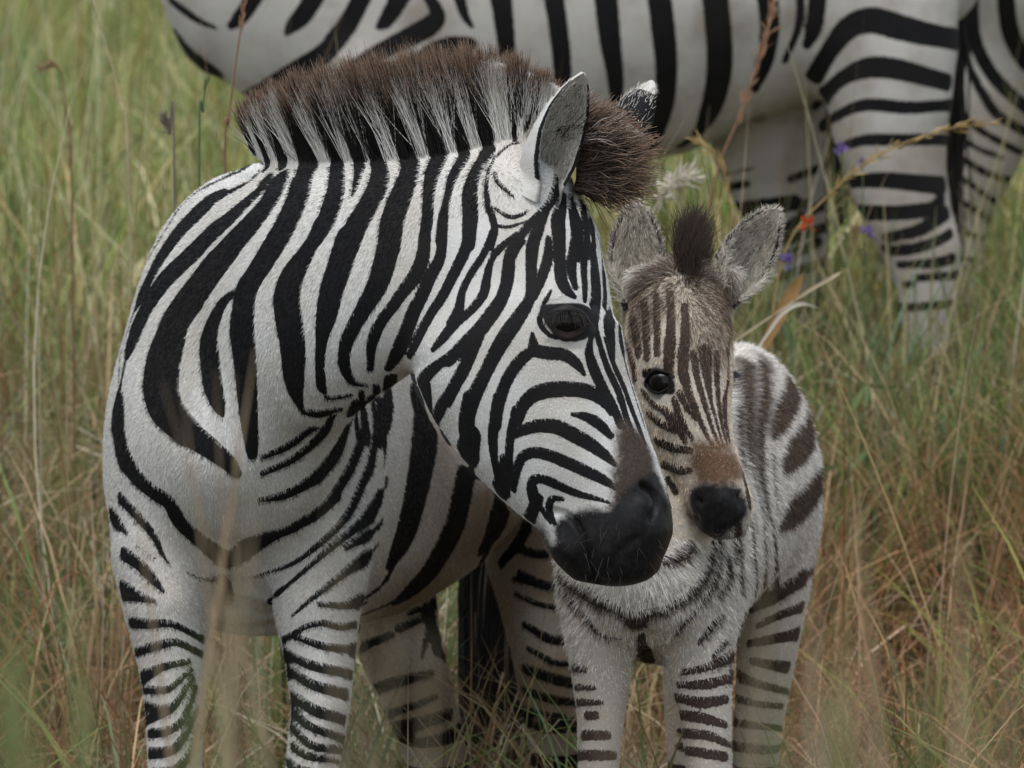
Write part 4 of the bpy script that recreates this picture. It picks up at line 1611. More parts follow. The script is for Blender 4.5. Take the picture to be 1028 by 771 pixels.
def foal_coat():
    g = np.random.default_rng(31)
    P, Nn_, near = scatter(me, 240000, mask=np.concatenate([(w > 0.15), np.zeros(len(me.vertices) - k0, bool)]), seed=32)
    near = np.minimum(near, k0 - 1)
    head_r = np.linalg.norm(P - at(695, 410, 9.15), axis=1)
    onhead = head_r < 0.17
    eye_d = np.minimum(np.linalg.norm(P - fe, axis=1), 9)
    d = sd[near] + g.normal(0, .0006, len(P))
    dk = np.clip(.5 - d / .003, 0, 1)[:, None]
    b = bro[near][:, None]
    dark = np.array([.016, .013, .012]) * (1 - b) + np.array([.075, .040, .025]) * b
    wh = np.array([1.0, .965, .90]) * (1 - dirt_shade[near][:, None]) + np.array([.58, .42, .29]) * dirt_shade[near][:, None]
    wh = np.where(onhead[:, None], wh * np.array([.95, .82, .66]), wh)
    c = wh * (1 - dk) + dark * dk
    bw = np.maximum(brow[near] * (.96 - .40 * (g.uniform(0, 1, len(P)) < .18)), fuzz[near] * .85)[:, None]
    c = c * (1 - bw) + np.array([.060, .036, .025]) * bw
    nz = np.clip(nose[near] * 1.05 + g.normal(0, .12, len(P)), 0, 1)[:, None]
    up_ = np.clip((P @ UV_ - at(700, 490, 9.1) @ UV_) / .055, 0, 1)[:, None]
    c = c * (1 - nz) + (np.array([.46, .235, .10]) * up_ + np.array([.10, .062, .040]) * (1 - up_)) * nz
    mz = np.clip(muz[near] + g.normal(0, .13, len(P)) * (muz[near] > .05), 0, 1)[:, None]; c = c * (1 - mz) + np.array([.016, .014, .014]) * mz
    clump = .5 + .5 * np.sin(P[:, 0] * 310 + 2 * np.sin(P[:, 2] * 190)) * np.sin(P[:, 2] * 260 + P[:, 1] * 170)
    c = c * g.uniform(.6, 1.15, (len(P), 1)) * (.80 + .30 * clump)[:, None]
    L = np.where(onhead, .0052, .0105) * np.clip(.35 + (P[:, 2] - .58) / .2, .35, 1)
    L = L * (1 - .75 * muz[near]) * (1 - .5 * nose[near]) * np.where(brow[near] > .4, 1.5, 1)
    c = np.where((eye_d < .021)[:, None], np.array([.012, .010, .009]), c)
    L = np.where(eye_d < .024, .002, L)
    comb = np.where(onhead[:, None], unit(f_head.C[-1] - f_head.C[0]) * .3 - UV_ * .4 + (unit(P - at(690, 340, 9.15)) * .6), np.array([0, 0, -1.0]) * .8 + unit(f_torso.C[-1] - f_torso.C[0]) * .5)
    keep = L > .0015
    P, Nn_, c, L, comb = P[keep], Nn_[keep], c[keep], L[keep], comb[keep]
    g2 = np.random.default_rng(33)
    n_ = len(P)
    dd = unit(comb - Nn_ * np.sum(comb * Nn_, 1, keepdims=True)); dd = unit(dd + g2.normal(0, .20, (n_, 3)))
    L = L * g2.choice([.45, .7, .9, 1.1, 1.45], n_) * g2.uniform(.85, 1.15, n_)
    lift = np.where(chest[near][keep] > .3, .16, np.where(L > .010, .34, .24))[:, None]
    S_ = np.empty((n_, 4, 3))
    for q, t in enumerate(np.linspace(0, 1, 4)):
        S_[:, q] = P - Nn_ * .001 + (dd * t + Nn_ * lift * t * (1.25 - .6 * t)) * L[:, None]
    hair('fluffy_coat', S_, .00033, .00012, c, M_FUR, foal)
    # mane: an upright dark tuft running back from between the ears
    N2 = 4200
    a = g.uniform(0, 1, N2)
    base = catmull(np.array([np.r_[at(690, 322, 9.165)], at(686, 296, 9.20), at(688, 280, 9.26), at(692, 285, 9.34), at(696, 300, 9.42)]), 60)
    kk = np.clip((a * 58.99).astype(int), 0, 58)
    B = base[kk] + RV * g.normal(0, .0045, N2)[:, None] + UV_ * g.normal(0, .003, N2)[:, None]
    L = np.interp(a, [0, .2, .5, 1], [.035, .078, .088, .078]) * g.choice([.4, .6, .8, .95, 1.08], N2) * g.uniform(.9, 1.1, N2)
    dv = unit(UV_ * 1.0 + RV * (g.normal(0.10, .13, N2))[:, None] + FV * (g.normal(-.1, .2, N2))[:, None])
    S_ = np.empty((N2, 5, 3))
    for q, t in enumerate(np.linspace(0, 1, 5)):
        S_[:, q] = B + dv * (L * t)[:, None] + RV * (.012 * t * t * g.normal(.2, .5, N2))[:, None]
    cc = np.array([.030, .022, .018]) * g.uniform(.6, 1.4, (N2, 1))
    hair('mane', S_, .0004, .00015, cc, hair_mat('foal_mane_hair', (.060, .042, .032), .5, 1.0), foal)



def rim_fluff(sets, parent):
    """Pale fluff standing out along the ear edges."""
    g = np.random.default_rng(81)
    P, C = [], []
    for (ev, info), E in sets:
        ax_ = unit(np.asarray(E['tip']) - np.asarray(E['base']))
        F = unit(np.asarray(E['face']) - ax_ * (np.asarray(E['face']) @ ax_))
        Wd = np.cross(ax_, F)
        m = np.nonzero((np.abs(info[:, 1]) > .82) & (info[:, 0] > .05) & (info[:, 2] < .5))[0]
        i = g.choice(m, 1500)
        d = unit(np.sign(info[i, 1])[:, None] * Wd * .25 + ax_ * .7 + F * .25 + g.normal(0, .3, (1500, 3)))
        L = g.uniform(.004, .012, 1500) * np.where(info[i, 0] < .45, 1.5, .8)
        p0 = ev[i] + g.normal(0, .001, (1500, 3))
        P.append(np.stack([p0 + d * (L * t)[:, None] for t in (0, .5, 1)], 1))
        dark = (info[i, 0] > .42) & (info[i, 0] < .9) & (g.uniform(0, 1, 1500) < .6)
        C.append(np.where(dark[:, None], [.02, .016, .014], np.array([.86, .80, .70]) * g.uniform(.6, 1.1, (1500, 1))))
    hair('rim_fluff', np.vstack(P), .0003, .0001, np.vstack(C), M_EARFUR, parent)


foal_coat()
rim_fluff(list(zip(f_sets, F_EARS)), foal)
ear_fur(list(zip(f_sets, F_EARS)), foal, 4200, .013, (.84, .77, .64), 41)
# ------------------------------------------------------------------ zebras standing behind
M_TAIL = hair_mat('tail_hair', (.03, .024, .02), .5, 1.0)


def standing_zebra(origin, heading, label, legs, stripes, group):
    """origin: ground point under the middle of the trunk; heading: angle of the nose from +X; local x forward, y left."""
    ch, sh = math.cos(heading), math.sin(heading)
    O = np.array(origin, float)

    def W(a):
        a = np.asarray(a, float)
        return np.stack([O[0] + a[:, 0] * ch - a[:, 1] * sh, O[1] + a[:, 0] * sh + a[:, 1] * ch, O[2] + a[:, 2]], 1)

    def L(txt, up, k=.05, **kw):
        r = np.array([[float(q) for q in l.split()] for l in txt.strip().splitlines()])
        u = np.asarray(up, float)
        u = np.array([u[0] * ch - u[1] * sh, u[0] * sh + u[1] * ch, u[2]])
        return Loft(np.hstack([W(r[:, :3]), r[:, 3:5]]), u, k=k, **kw)
    T = L('''
 .62 0 .93 .17 .10
 .53 0 .94 .25 .165
 .40 0 .95 .305 .20
 .18 0 .95 .325 .24
-.10 0 .945 .335 .265
-.33 0 .985 .285 .25
-.52 0 1.00 .265 .215
-.64 0 1.01 .165 .13
''', (0, 0, 1), k=.09, n=16)
    Nk = L('''
 .44 0 1.06 .24 .12
 .66 0 1.26 .19 .10
 .88 0 1.47 .145 .08
 .98 0 1.60 .10 .07
''', (-.7, 0, .7), k=.12)
    H = L('''
 .96 0 1.63 .075 .07
1.06 0 1.56 .125 .10
1.20 0 1.46 .105 .08
1.34 0 1.35 .075 .058
1.44 0 1.28 .068 .058
1.48 0 1.25 .045 .045
''', (.6, 0, .8), k=.03)
    legl = [L(t, (1, 0, 0), k=.05, n=14) for t in legs]
    me = skin([T, Nk, H] + legl, 0.012, 9, 1)
    o = thing('zebra', label, 'zebra', O, group)
    p = Paint(me, far=.085)
    p.lay(stripes, step=7)
    w = blur(me, p.seen(), 5)
    rel = p.v - O
    lx = rel[:, 0] * ch + rel[:, 1] * sh
    leg = np.clip((.72 - rel[:, 2]) / .08, 0, 1)
    ph = lx / .115 * (1 - leg) + rel[:, 2] / .065 * leg + .3 * np.sin(rel[:, 2] * 8)
    bands = np.cos(ph * 2 * math.pi) * .018
    # below the traced part (hidden by grass) and on the head and neck the bands carry on
    low = np.clip((.37 - rel[:, 2]) / .05, 0, 1)
    hi = np.clip((rel[:, 2] - 1.16) / .06, 0, 1)
    untraced = blur(me, (p.sd > .08).astype(float), 5)
    w = w * (1 - low) * (1 - hi) * (1 - untraced)
    put(me, 'sd', np.minimum(p.sd, .025) * w + bands * (1 - w))
    put(me, 'dirt_shade', np.clip(.25 + .2 * leg, 0, 1))
    muz = np.clip((lx - 1.36) / .05, 0, 1)
    put(me, 'muzzle', muz)
    shade_smooth(me)
    link('body', me, o, M_FARCOAT)
    g = np.random.default_rng(3)
    n_ = 3000
    a = g.uniform(0, 1, n_)
    base = W(np.stack([np.interp(a, [0, .5, 1], [.42, .70, .93]), g.normal(0, .012, n_), np.interp(a, [0, .5, 1], [1.28, 1.46, 1.68])], 1))
    d = W(np.stack([-.55 + g.normal(0, .08, n_), g.normal(0, .08, n_), .8 + 0 * a], 1)) - O
    P = np.stack([base + d * t * .11 for t in (0, .5, 1)], 1)
    c = np.where((np.sin(a * 90) > 0)[:, None], [.55, .5, .45], [.015, .012, .01])
    hair('mane', P, .0016, .0006, c, M_MANE, o)
    P = []
    t0 = W(np.array([[-.64, -.05, 1.14]]))[0]
    back = W(np.array([[-.35, -.5, 0.]]))[0] - O
    for _ in range(260):
        q = t0 + g.normal(0, .012, 3)
        l = g.uniform(.5, .8)
        P.append([q, q + back * .08 - np.array([0, 0, .2]), q + back * .09 - np.array([0, 0, l * .6]) + g.normal(0, .01, 3), q + back * .07 - np.array([0, 0, l]) + g.normal(0, .02, 3)])
    hair('tail', np.array(P), .003, .001, np.tile([.02, .016, .014], (260, 1)), M_TAIL, o)
    return o


D1 = 12.6
g1 = np.array([0.09, at(514, 400, D1)[1], 0.0])
g1[2] = at(514, 160, D1)[2] - 0.612
F_LEGS = ['''
 0.31 .15 .80 .10 .06
 0.30 .15 .62 .075 .06
 0.31 .15 .45 .05 .045
 0.31 .15 .40 .05 .045
 0.31 .15 .20 .03 .03
 0.32 .15 .07 .04 .04
 0.34 .15 .01 .05 .045
''', '''
 0.39 -.14 .80 .10 .06
 0.39 -.14 .62 .075 .06
 0.39 -.14 .42 .05 .045
 0.39 -.14 .20 .03 .03
 0.40 -.14 .07 .04 .04
 0.42 -.14 .01 .05 .045
''']
NEAR_HIND = '''
-.50 .13 .98 .19 .10
-.545 .145 .86 .142 .09
-.560 .15 .76 .115 .08
-.565 .15 .66 .098 .07
-.590 .15 .55 .080 .058
-.625 .15 .46 .068 .05
-.630 .15 .36 .048 .042
-.620 .15 .20 .033 .03
-.605 .15 .06 .045 .04
-.59 .15 .01 .052 .048
'''
FAR_HIND = '''
-.42 -.12 .90 .15 .09
-.37 -.13 .76 .118 .08
-.36 -.13 .64 .105 .07
-.39 -.13 .52 .078 .055
-.41 -.13 .44 .062 .05
-.40 -.13 .20 .033 .03
-.385 -.13 .06 .045 .04
-.37 -.13 .01 .052 .048
'''
standing_zebra(g1, math.pi, 'broad-striped zebra standing side-on behind the adult with its head out of view', F_LEGS + [NEAR_HIND, FAR_HIND], FAR_STRIPES, None)
D2 = 13.3
q2 = at(1012, 120, D2)
g2 = np.array([q2[0] + .335, q2[1], at(514, 130, D2)[2] - .62])
standing_zebra(g2, math.radians(-22), 'narrow-striped zebra hindquarters at the frame edge, behind the broad-striped one', F_LEGS + [NEAR_HIND, FAR_HIND], FAR2_STRIPES, None)
# ------------------------------------------------------------------ ground and grass
def ground():
    xs = np.concatenate([np.linspace(-300, -6, 30), np.linspace(-5, 5, 70), np.linspace(6, 300, 30)])
    ys = np.concatenate([np.linspace(-300, 2, 30), np.linspace(3, 26, 140), np.linspace(28, 400, 40)])
    X, Y = np.meshgrid(xs, ys, indexing='ij')
    Z = ground_z(X, np.minimum(Y, 30)) + np.clip(Y - 30, 0, None) * .03
    V = np.stack([X, Y, Z], -1).reshape(-1, 3)
    n, m = len(xs), len(ys)
    i, j = np.meshgrid(np.arange(n - 1), np.arange(m - 1), indexing='ij')
    a = i * m + j
    F = np.stack([a, a + m, a + m + 1, a + 1], -1).reshape(-1, 4)
    me = raw_mesh('ground', V, F.astype(np.int32))
    shade_smooth(me)
    N = NT('soil_and_thatch')
    c = N.mix(N.ramp(N.noise(3, 5), .35, .65), rgb(.028, .021, .014), rgb(.045, .042, .02))
    c = N.mix(N.ramp(N.noise(40, 5), .5, .7), c, rgb(.08, .06, .036))
    N.set(N.b.inputs['Base Color'], c)
    N.b.inputs['Roughness'].default_value = 1
    N.bump(N.noise(30, 6), .8, .02)
    o = link('ground', me, None, N.m)
    o['kind'] = 'structure'


def grass_mat():
    N = NT('grass_blades')
    col = N.attr('tint', 'Color')
    vary = N.noise(25, 2)
    c = N.mix(N.ramp(vary, .3, .7, 0, .35), col, N.mix(1.0, col, rgb(.55, .5, .45), 'MULTIPLY'))
    N.set(N.b.inputs['Base Color'], c)
    N.b.inputs['Roughness'].default_value = .55
    N.b.inputs['Specular IOR Level'].default_value = .3
    tr = N.n('ShaderNodeBsdfTranslucent')
    N.set(tr.inputs[0], c)
    mx = N.n('ShaderNodeMixShader')
    mx.inputs[0].default_value = .30
    N.t.links.new(N.b.outputs[0], mx.inputs[1])
    N.t.links.new(tr.outputs[0], mx.inputs[2])
    N.t.links.new(mx.outputs[0], N.t.nodes['Material Output'].inputs[0])
    return N.m


M_GRASS = grass_mat()
GREEN = np.array([.15, .205, .080]); LIME = np.array([.28, .32, .125]); OLIVE = np.array([.30, .275, .14])
STRAW = np.array([.54, .45, .29]); PALE = np.array([.66, .60, .48]); RUST = np.array([.29, .165, .095]); DRY = np.array([.44, .33, .205])
BLUEG = np.array([.17, .24, .14])


def ribbons(root, dirn, length, width, droop, tint, K=6, side=None, twist=None, seed=1, lean=None):
    """Grass blades as narrow folded ribbons: root (N,3), lean direction (N,2), how far they bow over."""
    N = len(root)
    g = np.random.default_rng(seed)
    t = np.linspace(0, 1, K)
    up0 = np.array([0, 0, 1.0])
    h = np.concatenate([dirn, np.zeros((N, 1))], 1)
    ang0 = g.normal(0, .12, N) if lean is None else lean
    pts = np.empty((N, K, 3))
    p = root.copy()
    pts[:, 0] = p
    for k in range(1, K):
        a = ang0 + droop * (t[k] ** 1.4)
        p = p + (up0 * np.cos(a)[:, None] + h * np.sin(a)[:, None]) * (length / (K - 1))[:, None]
        pts[:, k] = p
    # keep bent tips above the soil
    gz = ground_z(pts[..., 0], pts[..., 1]) + .01
    pts[..., 2] = np.maximum(pts[..., 2], gz)
    yaw = g.uniform(0, math.pi, N) if side is None else side
    tw = g.normal(0, .9, N)
    prof = np.clip(np.interp(t, [0, .25, .7, 1], [.7, 1, .75, .06]), 0, 1)
    W = np.empty((N, K, 3))
    for k in range(K):
        y = yaw + tw * t[k]
        W[:, k] = np.stack([np.cos(y), np.sin(y), np.zeros(N)], 1) * (width * prof[k] / 2)[:, None]
    V = np.stack([pts - W, pts + W], 2).reshape(-1, 3)
    base = (np.arange(N) * K * 2)[:, None]
    k = np.arange(K - 1)[None] * 2
    a = base + k
    F = np.stack([a, a + 1, a + 3, a + 2], -1).reshape(-1, 4)
    C = np.repeat(tint, K * 2, 0)
    return V, F, C


def mesh_from(parts, name, mat, parent=None):
    V, F, C, o = [], [], [], 0
    for v, f, c in parts:
        V.append(v); F.append(f + o); C.append(c); o += len(v)
    V, F, C = np.vstack(V), np.vstack(F).astype(np.int32), np.vstack(C)
    me = raw_mesh(name, V, F)
    a = me.attributes.new('tint', 'FLOAT_COLOR', 'POINT')
    a.data.foreach_set('color', np.hstack([C, np.ones((len(C), 1))]).astype(np.float32).ravel())
    return link(name, me, parent, mat)


def patchy(x, y, s, ph=0.0):
    return .5 + .25 * (np.sin(x * s + ph + 1.7 * np.sin(y * s * .7)) + np.sin(y * s * 1.3 + 2 * ph + 1.3 * np.sin(x * s * .9 + 2)))


def sow(n, y0, y1, xl, pal, probs, lmin, lmax, wmin, wmax, dlo, dhi, seed, clump=.35, K=6, dens=None):
    g = np.random.default_rng(seed)
    y = np.sqrt(g.uniform(y0 * y0, y1 * y1, n * 3))
    x = g.uniform(-1, 1, n * 3) * (xl * y)
    keep = g.uniform(0, 1, n * 3) < (clump + (1 - clump) * patchy(x, y, 7.0, seed) ** 1.3)
    if dens is not None:
        keep &= g.uniform(0, 1, n * 3) < dens(x, y)
    x, y = x[keep][:n], y[keep][:n]
    n = len(x)
    root = np.stack([x, y, ground_z(x, y) - .01], 1)
    a = g.uniform(0, 2 * math.pi, n)
    dirn = np.stack([np.cos(a), np.sin(a)], 1)
    pal = np.array(pal)
    i = g.choice(len(pal), n, p=np.array(probs) / np.sum(probs))
    c = pal[i] * g.uniform(.7, 1.35, (n, 1))
    gm = np.clip(patchy(x, y, 3.1, seed + 1.0), 0, 1)[:, None]
    c = c * (1 - .35 * gm) + (GREEN * 1.2) * .35 * gm
    L = g.uniform(lmin, lmax, n) * (.75 + .5 * patchy(x, y, 4.3, 2.0 + seed))
    return ribbons(root, dirn, L, g.uniform(wmin, wmax, n), g.uniform(dlo, dhi, n) * g.choice([.5, 1, 1, 1.3], n), c, K=K, seed=seed)


ground()
RIGHT = lambda x, y: np.where((x > .18) & (x < 1.05), 1.0, .12)


def tussocks(n, y0, y1, xl, kinds, per, seed, hscale=1.0, wscale=1.0, K=7):
    """Separate clumps: many blades from one foot, bowing outward, each clump of one growth and colour."""
    g = np.random.default_rng(seed)
    y = np.sqrt(g.uniform(y0 * y0, y1 * y1, n)); x = g.uniform(-1, 1, n) * xl * y
    out = []
    pick = []
    for xi, yi in zip(x, y):
        r = np.clip(.5 + xi / (.09 * yi) * .5, 0, 1)
        wts = np.array([kd[0] * (1 - r) + kd[1] * r for kd in kinds])
        pick.append(g.choice(len(kinds), p=wts / wts.sum()))
    pick = np.array(pick)
    for q, kd in enumerate(kinds):
        idx = np.nonzero(pick == q)[0]
        if not len(idx):
            continue
        m = g.poisson(per * kd[2], len(idx))
        ii = np.repeat(idx, m)
        N = len(ii)
        rr = kd[3] * np.sqrt(g.uniform(0, 1, N)); aa = g.uniform(0, 2 * math.pi, N)
        px, py = x[ii] + rr * np.cos(aa), y[ii] + rr * np.sin(aa)
        root = np.stack([px, py, ground_z(px, py) - .01], 1)
        ab = aa + g.normal(0, .6, N)
        big = (g.uniform(.7, 1.2, n) * hscale)[ii]
        cols = np.array(kd[7])
        c = cols[g.choice(len(cols), N)] * g.uniform(.7, 1.3, (N, 1)) * (g.uniform(.8, 1.2, n)[ii])[:, None]
        out.append(ribbons(root, np.stack([np.cos(ab), np.sin(ab)], 1), g.uniform(*kd[4], N) * big, g.uniform(*kd[5], N) * wscale, g.uniform(*kd[6], N), c, K=K, seed=seed + q))
    return out


# (weight left, weight right, fullness, foot radius, length, width, bow, colours)
KINDS = [
    (5.2, 3.0, 1.0, .07, (.28, .60), (.0035, .0085), (.5, 2.0), [GREEN, GREEN * 1.2, BLUEG, LIME]),
    (1.8, 1.8, .7, .05, (.20, .42), (.005, .0095), (.6, 1.8), [LIME, GREEN * 1.1, OLIVE]),
    (2.4, 3.6, 1.2, .09, (.32, .70), (.0026, .0058), (1.2, 3.4), [STRAW, PALE, DRY]),
    (2.0, 4.6, 1.2, .09, (.30, .64), (.0022, .0050), (.9, 3.0), [RUST, DRY, RUST * .7, DRY * .8]),
    (1.2, 1.2, .8, .08, (.34, .68), (.0020, .0040), (.3, 1.4), [OLIVE, STRAW, OLIVE * .8]),
]
parts = tussocks(470, 8.95, 12.7, .165, KINDS, 46, 151)
parts += tussocks(880, 12.5, 18.5, .16, [(k[0] + 1.5 * (i < 2), k[1] + 2 * (i < 2)) + k[2:] for i, k in enumerate(KINDS)], 40, 152, 1.0, 1.5, 6)
parts += [
    sow(6300, 9.0, 12.8, .165, [STRAW, DRY, PALE, RUST], [3.5, 4, 2.2, 4], .25, .60, .0018, .0042, 1.0, 3.2, 52, clump=.15, K=8),
    sow(3150, 9.0, 12.4, .165, [RUST, DRY, RUST * .6, OLIVE], [4, 3, 3, 2], .30, .60, .0015, .003, .2, 1.3, 59, clump=.2, K=7),
    sow(5200, 11.3, 12.6, .165, [GREEN, OLIVE, LIME, STRAW, DRY, RUST, BLUEG], [5, 3, 4, 2, 1.5, 1.5, 3], .32, .60, .003, .0065, .2, 1.6, 58, dens=RIGHT),
    sow(14000, 12.4, 19.0, .165, [GREEN, LIME, OLIVE, STRAW, PALE, RUST], [3, 4.5, 4, 4, 2.5, 1.6], .30, .66, .004, .008, .2, 1.7, 53),
    sow(45500, 18.0, 34.0, .165, [GREEN, LIME, OLIVE, STRAW, PALE], [4, 6, 4, 3, 2], .35, .75, .006, .013, .1, 1.4, 54, K=4),
    sow(700, 11.9, 12.55, .165, [GREEN, OLIVE, LIME, STRAW, BLUEG], [4, 2, 3, 2, 2], .42, .62, .004, .008, .2, 1.0, 63, clump=.6, dens=lambda x, y: np.where(np.abs(x - .72) < .24, 1.0, np.where(np.abs(x - .45) < .2, .6, 0.0))),
    # thin flowering stems standing above it
    sow(735, 10.2, 15.0, .165, [STRAW, RUST, OLIVE, PALE], [4, 4, 2, 4], .60, 1.0, .0022, .0040, .05, .8, 55, K=9),
    sow(297, 9.9, 12.6, .165, [STRAW, RUST, PALE, OLIVE, RUST], [3, 3, 3, 2, 2], .65, 1.15, .0018, .0034, .05, .9, 57, K=10, dens=lambda x, y: np.where(x < -.28, 1.0, .10)),
    sow(1575, 14.0, 22.0, .165, [STRAW, RUST, PALE], [4, 3, 5], .6, 1.15, .003, .006, .05, .8, 56, K=9),
]
# fallen and leaning stems lying criss-cross on the turf
gf = np.random.default_rng(91)
nf = 3200
yf = np.sqrt(gf.uniform(9.0 ** 2, 12.6 ** 2, nf)); xf = gf.uniform(-1, 1, nf) * .165 * yf
rf = np.stack([xf, yf, ground_z(xf, yf) + gf.uniform(0, .30, nf) ** 1.4], 1)
af = gf.uniform(0, 2 * math.pi, nf)
cf = np.array([STRAW, DRY, PALE, RUST, OLIVE])[gf.choice(5, nf, p=[.24, .28, .10, .28, .10])] * gf.uniform(.7, 1.2, (nf, 1))
parts.append(ribbons(rf, np.stack([np.cos(af), np.sin(af)], 1), gf.uniform(.22, .55, nf), gf.uniform(.0018, .0045, nf), gf.uniform(-.2, .9, nf), cf, K=8, seed=92, lean=gf.uniform(.5, 1.5, nf)))
for i_, (v_, f_, c_) in enumerate(parts):
    lum_ = c_.mean(1, keepdims=True)
    c_ = np.clip(lum_ + (c_ - lum_) * 1.18, .005, 1)
    dry_r = np.clip((v_[:, :1] - .15) / .25, 0, 1) * np.clip((11.7 - v_[:, 1:2]) / .5, 0, 1)      # the turf on the right and low on the left has dried to red-brown
    dry_l = np.clip((-.25 - v_[:, :1]) / .25, 0, 1) * np.clip((10.9 - v_[:, 1:2]) / .6, 0, 1)
    c_ = c_ * (1 + np.array([.10, -.12, -.20]) * np.maximum(dry_r, .7 * dry_l))
    far_ = v_[:, 1:2] > 12.5                      # the field behind is lusher than the dry tangle round the animals
    parts[i_] = (v_, f_, np.where(far_, c_ * np.array([1.14, 1.19, .95]), c_ * .95))
o = mesh_from(parts, 'grass', M_GRASS)
o['kind'] = 'stuff'
o['label'] = 'tangled green and straw coloured savanna grass growing around the zebras'

# out-of-focus blades rising just in front of the animals, each reaching a measured height
FRONT = [  # x, y of the tip, distance, x of the foot, width in mm, colour
    (246, 345, 5.6, 250, 9, DRY), (252, 505, 3.9, 258, 12, STRAW), (322, 520, 3.6, 330, 7, STRAW), (165, 385, 5.4, 330, 7, DRY),
    (220, 640, 3.6, 262, 13, LIME), (70, 630, 3.4, 150, 24, GREEN * 1.5), (10, 600, 3.5, 90, 24, LIME), (40, 660, 3.3, 70, 22, GREEN * 1.4), (985, 640, 3.4, 1000, 22, GREEN * 1.4), (815, 560, 3.7, 800, 20, STRAW),
    (400, 600, 3.4, 520, 12, STRAW), (744, 600, 3.9, 738, 13, STRAW),
    (838, 535, 3.8, 815, 14, DRY), (815, 650, 3.5, 800, 15, LIME), (845, 600, 3.7, 850, 13, DRY), (985, 560, 3.7, 1015, 14, DRY),
    (965, 620, 3.5, 985, 13, GREEN), (600, 705, 3.6, 560, 11, DRY), (110, 560, 3.7, 160, 12, RUST),
    (20, 680, 3.2, 60, 14, LIME), (85, 690, 3.2, 120, 11, GREEN), 
    (770, 690, 3.4, 755, 14, LIME), (870, 720, 3.4, 850, 14, DRY), (1005, 690, 3.3, 1030, 14, DRY), (262, 640, 3.6, 250, 13, LIME),
]
V, F, C = [], [], []
off = 0
gq = np.random.default_rng(77)
for (tx, ty, d, bx, wmm, col) in FRONT:
    tip = at(tx, ty, d)
    foot = at(bx, 1000, d)
    foot[2] = 0.0
    foot[1] = tip[1] + gq.uniform(-.05, .15)
    K = 12
    for q in range(3):
        f2 = foot + gq.normal(0, .015, 3) * [1, 1, 0]
        t2 = tip + gq.normal(0, .012, 3) - np.array([0, 0, abs(gq.normal(0, .05)) * (q > 0)])
        t = np.linspace(0, 1, K)[:, None]
        P = f2 * (1 - t) + t2 * t + np.array([gq.normal(0, .04), 0, 0]) * np.sin(t * math.pi)
        w = wmm / 2100 * np.interp(t, [0, .3, .8, 1], [.7, 1, .8, .1]) * gq.uniform(.5, 1.1)
        s = np.array([math.cos(.4 * q), math.sin(.4 * q), 0])
        V.append(np.stack([P - s * w, P + s * w], 1).reshape(-1, 3))
        a = np.arange(K - 1) * 2 + off
        F.append(np.stack([a, a + 1, a + 3, a + 2], 1)); off += 2 * K
        C.append(np.tile(col * gq.uniform(.8, 1.25), (2 * K, 1)))
o = mesh_from([(np.vstack(V), np.vstack(F), np.vstack(C))], 'tall_grass', M_GRASS)
o['kind'] = 'stuff'
o['label'] = 'tall blurred grass blades rising in front of the zebras'
# ------------------------------------------------------------------ flowers, seed heads and single stalks that stand out
def stalk_curve(pts, r0, r1, mat, name, parent, col, m=6, n=24):
    pts = catmull(np.array(pts), n)
    T = unit(np.gradient(pts, axis=0))
    A = unit(np.cross(T, [0.3, 1, 0.2])); B = np.cross(T, A)
    rr = np.linspace(r0, r1, n)
    a = np.linspace(0, 2 * math.pi, m, endpoint=False)
    V = (pts[:, None] + rr[:, None, None] * (np.cos(a)[None, :, None] * A[:, None] + np.sin(a)[None, :, None] * B[:, None])).reshape(-1, 3)
    F = [(i * m + j, i * m + (j + 1) % m, (i + 1) * m + (j + 1) % m, (i + 1) * m + j) for i in range(n - 1) for j in range(m)]
    return mesh_from([(V, np.array(F), np.tile(col, (len(V), 1)))], name, mat, parent), pts


def leaflets(centers, dirs, length, width, col, name, parent, seed=1, curl=.3):
    g = np.random.default_rng(seed)
    V, F, C = [], [], []
    for c, d in zip(centers, dirs):
        d = unit(d); s = unit(np.cross(d, g.normal(0, 1, 3))); u = np.cross(s, d)
        L, Wd = length * g.uniform(.7, 1.2), width * g.uniform(.7, 1.2)
        k = len(V)
        for t, w_ in ((0, .25), (.35, 1), (.7, .8), (1, .08)):
            p = c + d * L * t + u * L * curl * t * t
            V += [p - s * Wd * w_ / 2, p + u * Wd * .15 * w_, p + s * Wd * w_ / 2]
        for r in range(3):
            b = k + r * 3
            F += [(b, b + 1, b + 4, b + 3), (b + 1, b + 2, b + 5, b + 4)]
        C += [np.array(col) * g.uniform(.75, 1.25)] * 12
    return mesh_from([(np.array(V), np.array(F), np.array(C))], name, M_GRASS, parent)


def foot_of(x, y, d):
    p = at(x, y, d)
    p[2] = ground_z(p[0], p[1]) - .01
    return p


def flower(x, y, d, fx, kind, label, size, group):
    head_ = at(x, y, d)
    foot = foot_of(fx, y, d)
    f = thing('flower', label, 'flower', foot, group)
    mid = head_ * .55 + foot * .45 + np.array([.01, 0, 0])
    stalk_curve([foot, mid, head_], .0016, .0010, M_GRASS, 'stem', f, GREEN * 1.1)
    g = np.random.default_rng(int(x * 7 + y))
    n = 22 if kind == 'orange' else 16
    col = (.62, .11, .025) if kind == 'orange' else (.20, .14, .36)
    cs, ds = [], []
    for i in range(n):
        v = unit(g.normal(0, 1, 3) + [0, 0, .5])
        cs.append(head_ + v * size * .12); ds.append(v)
    leaflets(cs, ds, size * .62, size * .30, col, 'petals', f, seed=int(x))
    lf = [foot * (1 - t) + mid * t for t in (.5, .7, .9, 1.0)] + [mid * .5 + head_ * .5]
    leaflets(lf, [unit(g.normal(0, 1, 3) + [0, 0, .8]) for _ in lf], .05, .009, GREEN * 1.2, 'leaves', f, seed=int(y), curl=.5)


